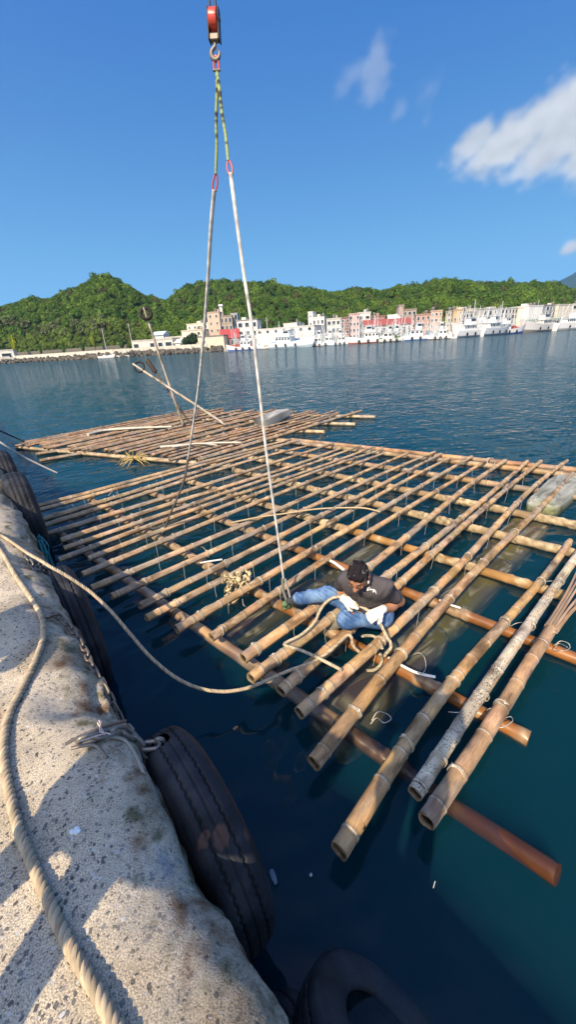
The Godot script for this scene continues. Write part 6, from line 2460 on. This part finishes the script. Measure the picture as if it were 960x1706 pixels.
# ------------------------------------------------------------------ things on and round the rafts
func small_things() -> void:
	# marker poles with rings, standing crossed on the farther raft
	var tops := [[305, 707, 12.9, 239, 512, 12.5, 244, 524, Color(0.62, 0.55, 0.44), "tall pale marker pole with a black ring at its top, leaning left", true], [376, 708, 12.4, 221, 606, 13.2, 232, 612, Color(0.60, 0.54, 0.44), "pale pole slanting across the other two, a dark ring near its end", true], [317, 706, 13.1, 245, 600, 13.4, 0, 0, Color(0.10, 0.075, 0.06), "dark brown pole with a thick dark float at its upper end", false]]
	for q in tops:
		var a := reach(q[0], q[1], q[2])
		a = spot(q[0], q[1], POLE_Y + 0.04)
		var b := reach(q[3], q[4], q[5])
		var o := thing("marker_pole", q[9], "marker pole", a, "marker poles on the farther raft")
		var g := bamboo(a, b, 0.042 if q[10] else 0.035, 0.03, q[8], 0.03, 8, 0.4, true, false, 0.2)
		part("pole", g, M["bamboo"], o)
		var d := (b - a).normalized()
		if q[10]:
			var m := a + d * (a.distance_to(b) * (0.945 if q[7] < 560 else 0.93))
			g = Geo.new()
			var ring := PackedVector3Array()
			var n := (EYE - m).normalized().lerp(d, 0.3).normalized()
			var u := side_of(n)
			var v := n.cross(u)
			var rr := 0.14 if q[7] < 560 else 0.145
			for k in 29:
				var w := TAU * k / 28.0
				ring.append(m + v * -0.03 + (u * cos(w) + v * sin(w)) * rr)
			tube(g, ring, 0.045 if q[7] < 560 else 0.026, 9, Color(0.018, 0.015, 0.015), false)
			part("ring", g, M["rubber"], o)
		else:
			g = Geo.new()
			tube(g, line([b - d * 0.42, b - d * 0.38, b - d * 0.02, b + d * 0.02]), PackedFloat32Array([0.04, 0.065, 0.065, 0.04]), 12, Color(0.06, 0.045, 0.035))
			part("float", g, M["rubber"], o)
		# a lump of twine at the crossing or foot
	# grey sack of foam on the farther raft
	var g := Geo.new()
	var m := spot(459, 693, POLE_Y + 0.16)
	lump(g, m, Vector3(0.60, 0.13, 0.24), 0.5, 0.45, 14, 20, Color(0.27, 0.27, 0.255), 0.9, 0.25, Basis(Vector3.UP, deg_to_rad(47.0)) * Basis(Vector3.BACK, deg_to_rad(9.0)))
	tag(part("foam_sack", g, M["crust"], self), "weathered grey foam block lying on the farther raft", "foam block")
	# pale driftwood poles lying on the farther raft
	for q in [[[146, 724], [175, 717], [230, 713], [286, 711], "long pale curved branch lying across the farther raft's left part", 0.05], [[267, 745], [310, 741], [360, 738], [402, 737], "long pale stick lying along the farther raft's front right", 0.035], [[287, 745], [320, 740], [340, 739], [362, 742], "shorter white stick crossing the long one on the farther raft", 0.025]]:
		var pts := []
		for k in 4:
			pts.append(spot(q[k][0], q[k][1], POLE_Y + 0.09 + (0.05 if q[5] < 0.03 else 0.0)))
		g = Geo.new()
		var p := curve(pts, 0.1)
		var rr := PackedFloat32Array()
		for k in p.size():
			rr.append(lerpf(q[5], q[5] * 0.6, float(k) / p.size()) * (1.0 + 0.3 * noise.get_noise_1d(k * 6.0)))
		tube(g, p, rr, 8, Color(0.62, 0.56, 0.46))
		tag(part("driftwood", g, M["bamboo"], self), q[4], "driftwood")
	# thin split cane that lies bent over the near raft's poles
	g = Geo.new()
	var cane := []
	for q in [[385, 871], [430, 862], [480, 855], [530, 848], [580, 846], [610, 847], [634, 853]]:
		cane.append(spot(q[0], q[1], POLE_Y + 0.075))
	tube(g, curve(cane, 0.05), 0.012, 6, Color(0.56, 0.42, 0.24))
	tag(part("split_cane", g, M["bamboo"], self), "thin bent cane lying across the near raft's poles left of the right sling", "cane")
	# oyster clump
	var oc := spot(397, 968, POLE_Y + 0.02)
	var shells := []
	for k in 6:
		var sg := Geo.new()
		lump(sg, Vector3.ZERO, Vector3(rf(0.020, 0.038), rf(0.005, 0.010), rf(0.015, 0.026)), 0.5, 8.0 + k, 5, 8, Color(0.52, 0.42, 0.25) * rf(0.6, 1.15), 0.4)
		shells.append(sg.mesh())
	oysters("clump of cream oyster shells hanging on a pole left of the man", oc, Vector3(0.14, 0.085, 0.13), 90, shells)
	oysters("small loose cluster of oyster shells low at the water below the big clump", spot(385, 998, 0.02), Vector3(0.06, 0.035, 0.06), 14, shells)
	# straw bundle at the farther raft's front
	g = Geo.new()
	var st := spot(222, 764, 0.10)
	for k in 26:
		var d := Vector3(rf(-1, 1), rf(-0.05, 0.5), rf(-0.5, 0.8)).normalized()
		tube(g, line([st, st + d * rf(0.1, 0.28) + Vector3.DOWN * 0.02, st + d * rf(0.25, 0.42) + Vector3.DOWN * 0.12]), PackedFloat32Array([0.012, 0.01, 0.005]), 5, Color(0.55, 0.42, 0.16) * rf(0.6, 1.2))
	tag(part("straw_bundle", g, M["crust"], self), "splayed bundle of straw-yellow stalks at the farther raft's front edge", "straw")
	# a gull on the beam
	# cords and pipes tied on the near raft
	var cords := [
		["white plastic pipe tied under a pole right of the man", [[648, 1096], [690, 1119], [726, 1128]], 0.10, 0.011, Color(0.74, 0.72, 0.66)],
		["white pipe lying on the crossbeam behind the man's head", [[541, 930], [556, 937], [574, 950]], 0.12, 0.018, Color(0.62, 0.60, 0.55)],
		["white plastic pipe end between two poles on the right", [[733, 1000], [752, 1008], [768, 1013]], 0.11, 0.010, Color(0.72, 0.71, 0.68)],
		["white plastic stick by the oyster clump's upper left", [[333, 938], [350, 935], [370, 932]], 0.2, 0.010, Color(0.62, 0.60, 0.56)]]
	for q in cords:
		var pts := []
		for e in q[1]:
			pts.append(spot(e[0], e[1], q[2]))
		g = Geo.new()
		tube(g, curve(pts, 0.03), q[3], 9, q[4])
		tag(part("plastic_pipe", g, M["painted"], self), q[0], "pipe")
	var loops := [
		["loop of white cord hanging from the pole right of the white pipe", [[690, 1090], [700, 1088], [708, 1096], [710, 1112], [704, 1122], [696, 1120]]],
		["loose white cord trailing at the mildewed pole's lashing", [[812, 1183], [820, 1180], [832, 1186], [826, 1206], [836, 1212], [854, 1202], [852, 1194], [842, 1196]]],
		["pale cord end sticking out from the long front pole", [[748, 1186], [762, 1187], [775, 1186], [780, 1192]]],
		["tangle of thin pale cord afloat left of the long front pole", [[620, 1200], [630, 1186], [646, 1190], [652, 1198], [640, 1204], [628, 1196], [618, 1206]]],
		["coil of pale cord by the right crossbeam's far end", [[925, 1075], [935, 1068], [948, 1072], [950, 1080], [938, 1084], [926, 1080], [932, 1072], [946, 1078]]],
		["white cord tail on the pole near the right edge", [[896, 966], [904, 962], [910, 968], [922, 968], [928, 972]]],
		["white cord tail under the tied bundle right of the pale pipe", [[852, 1043], [862, 1038], [872, 1038], [868, 1050]]],
		["loop of pale cord between poles above the oyster clump", [[306, 912], [318, 908], [338, 912], [342, 920], [330, 926], [314, 924], [308, 930]]],
		["white rope hoop standing at the raft's far side", [[812, 776], [814, 766], [820, 763], [825, 768], [824, 780]]],
		["pale cord bow tied near the raft's left poles", [[180, 826], [188, 818], [196, 822], [194, 832], [188, 824]]],
		["pale cord strand hanging from a middle pole into the water", [[404, 998], [406, 1008], [414, 1014], [420, 1020]]],
		["arched cane-coloured cord beside the oyster clump", [[330, 1020], [344, 1010], [360, 1004], [366, 1006]]]]
	for q in loops:
		var pts := []
		var i := 0
		for e in q[1]:
			pts.append(spot(e[0], e[1], 0.13 + 0.05 * sin(i * 1.9)))
			i += 1
		g = Geo.new()
		tube(g, curve(pts, 0.01), 0.0075 if q[0].contains("hoop") else 0.0030, 6, Color(0.50, 0.46, 0.38))
		tag(part("loose_cord", g, M["rope"], self), q[0], "cord")
	# litter afloat
	var bits := [["pale translucent plastic strip beside the torn tyre", 456, 1462, 0.016, 0.045, Color(0.16, 0.20, 0.24)], ["small white scrap afloat by the long front pole's end", 724, 1474, 0.02, 0.003, Color(0.55, 0.55, 0.52)], ["tiny pale scrap afloat right of the torn tyre's foot", 518, 1458, 0.006, 0.005, Color(0.4, 0.42, 0.42)], ["brownish leaf afloat below the drooping rope", 392, 1213, 0.02, 0.01, Color(0.22, 0.13, 0.07)], ["cream oyster shell afloat between poles at the right", 820, 929, 0.035, 0.025, Color(0.50, 0.46, 0.30)]]
	for q in bits:
		g = Geo.new()
		var p := spot(q[1], q[2], 0.012)
		lump(g, p, Vector3(q[3], 0.006, q[4]), 0.35, 6.0, 6, 10, q[5], 0.3, 0.6, Basis(Vector3.UP, rf(0, 1.0)))
		tag(part("floating_scrap", g, M["matt"], self), q[0], "litter")


func oysters(label: String, at: Vector3, spread: Vector3, n: int, shells: Array) -> void:
	var o := thing("oyster_clump", label, "oysters", at + Vector3.DOWN * spread.y)
	for k in n:
		var m := part("shell", shells[k % shells.size()], M["crust"], o, false)
		m.transform = Transform3D(Basis(Vector3(rf(-1, 1), rf(-1, 1), rf(-1, 1)).normalized(), rf(0, TAU)), Vector3(rf(-1, 1) * spread.x, spread.y + rf(-1, 1) * spread.y, rf(-1, 1) * spread.z))
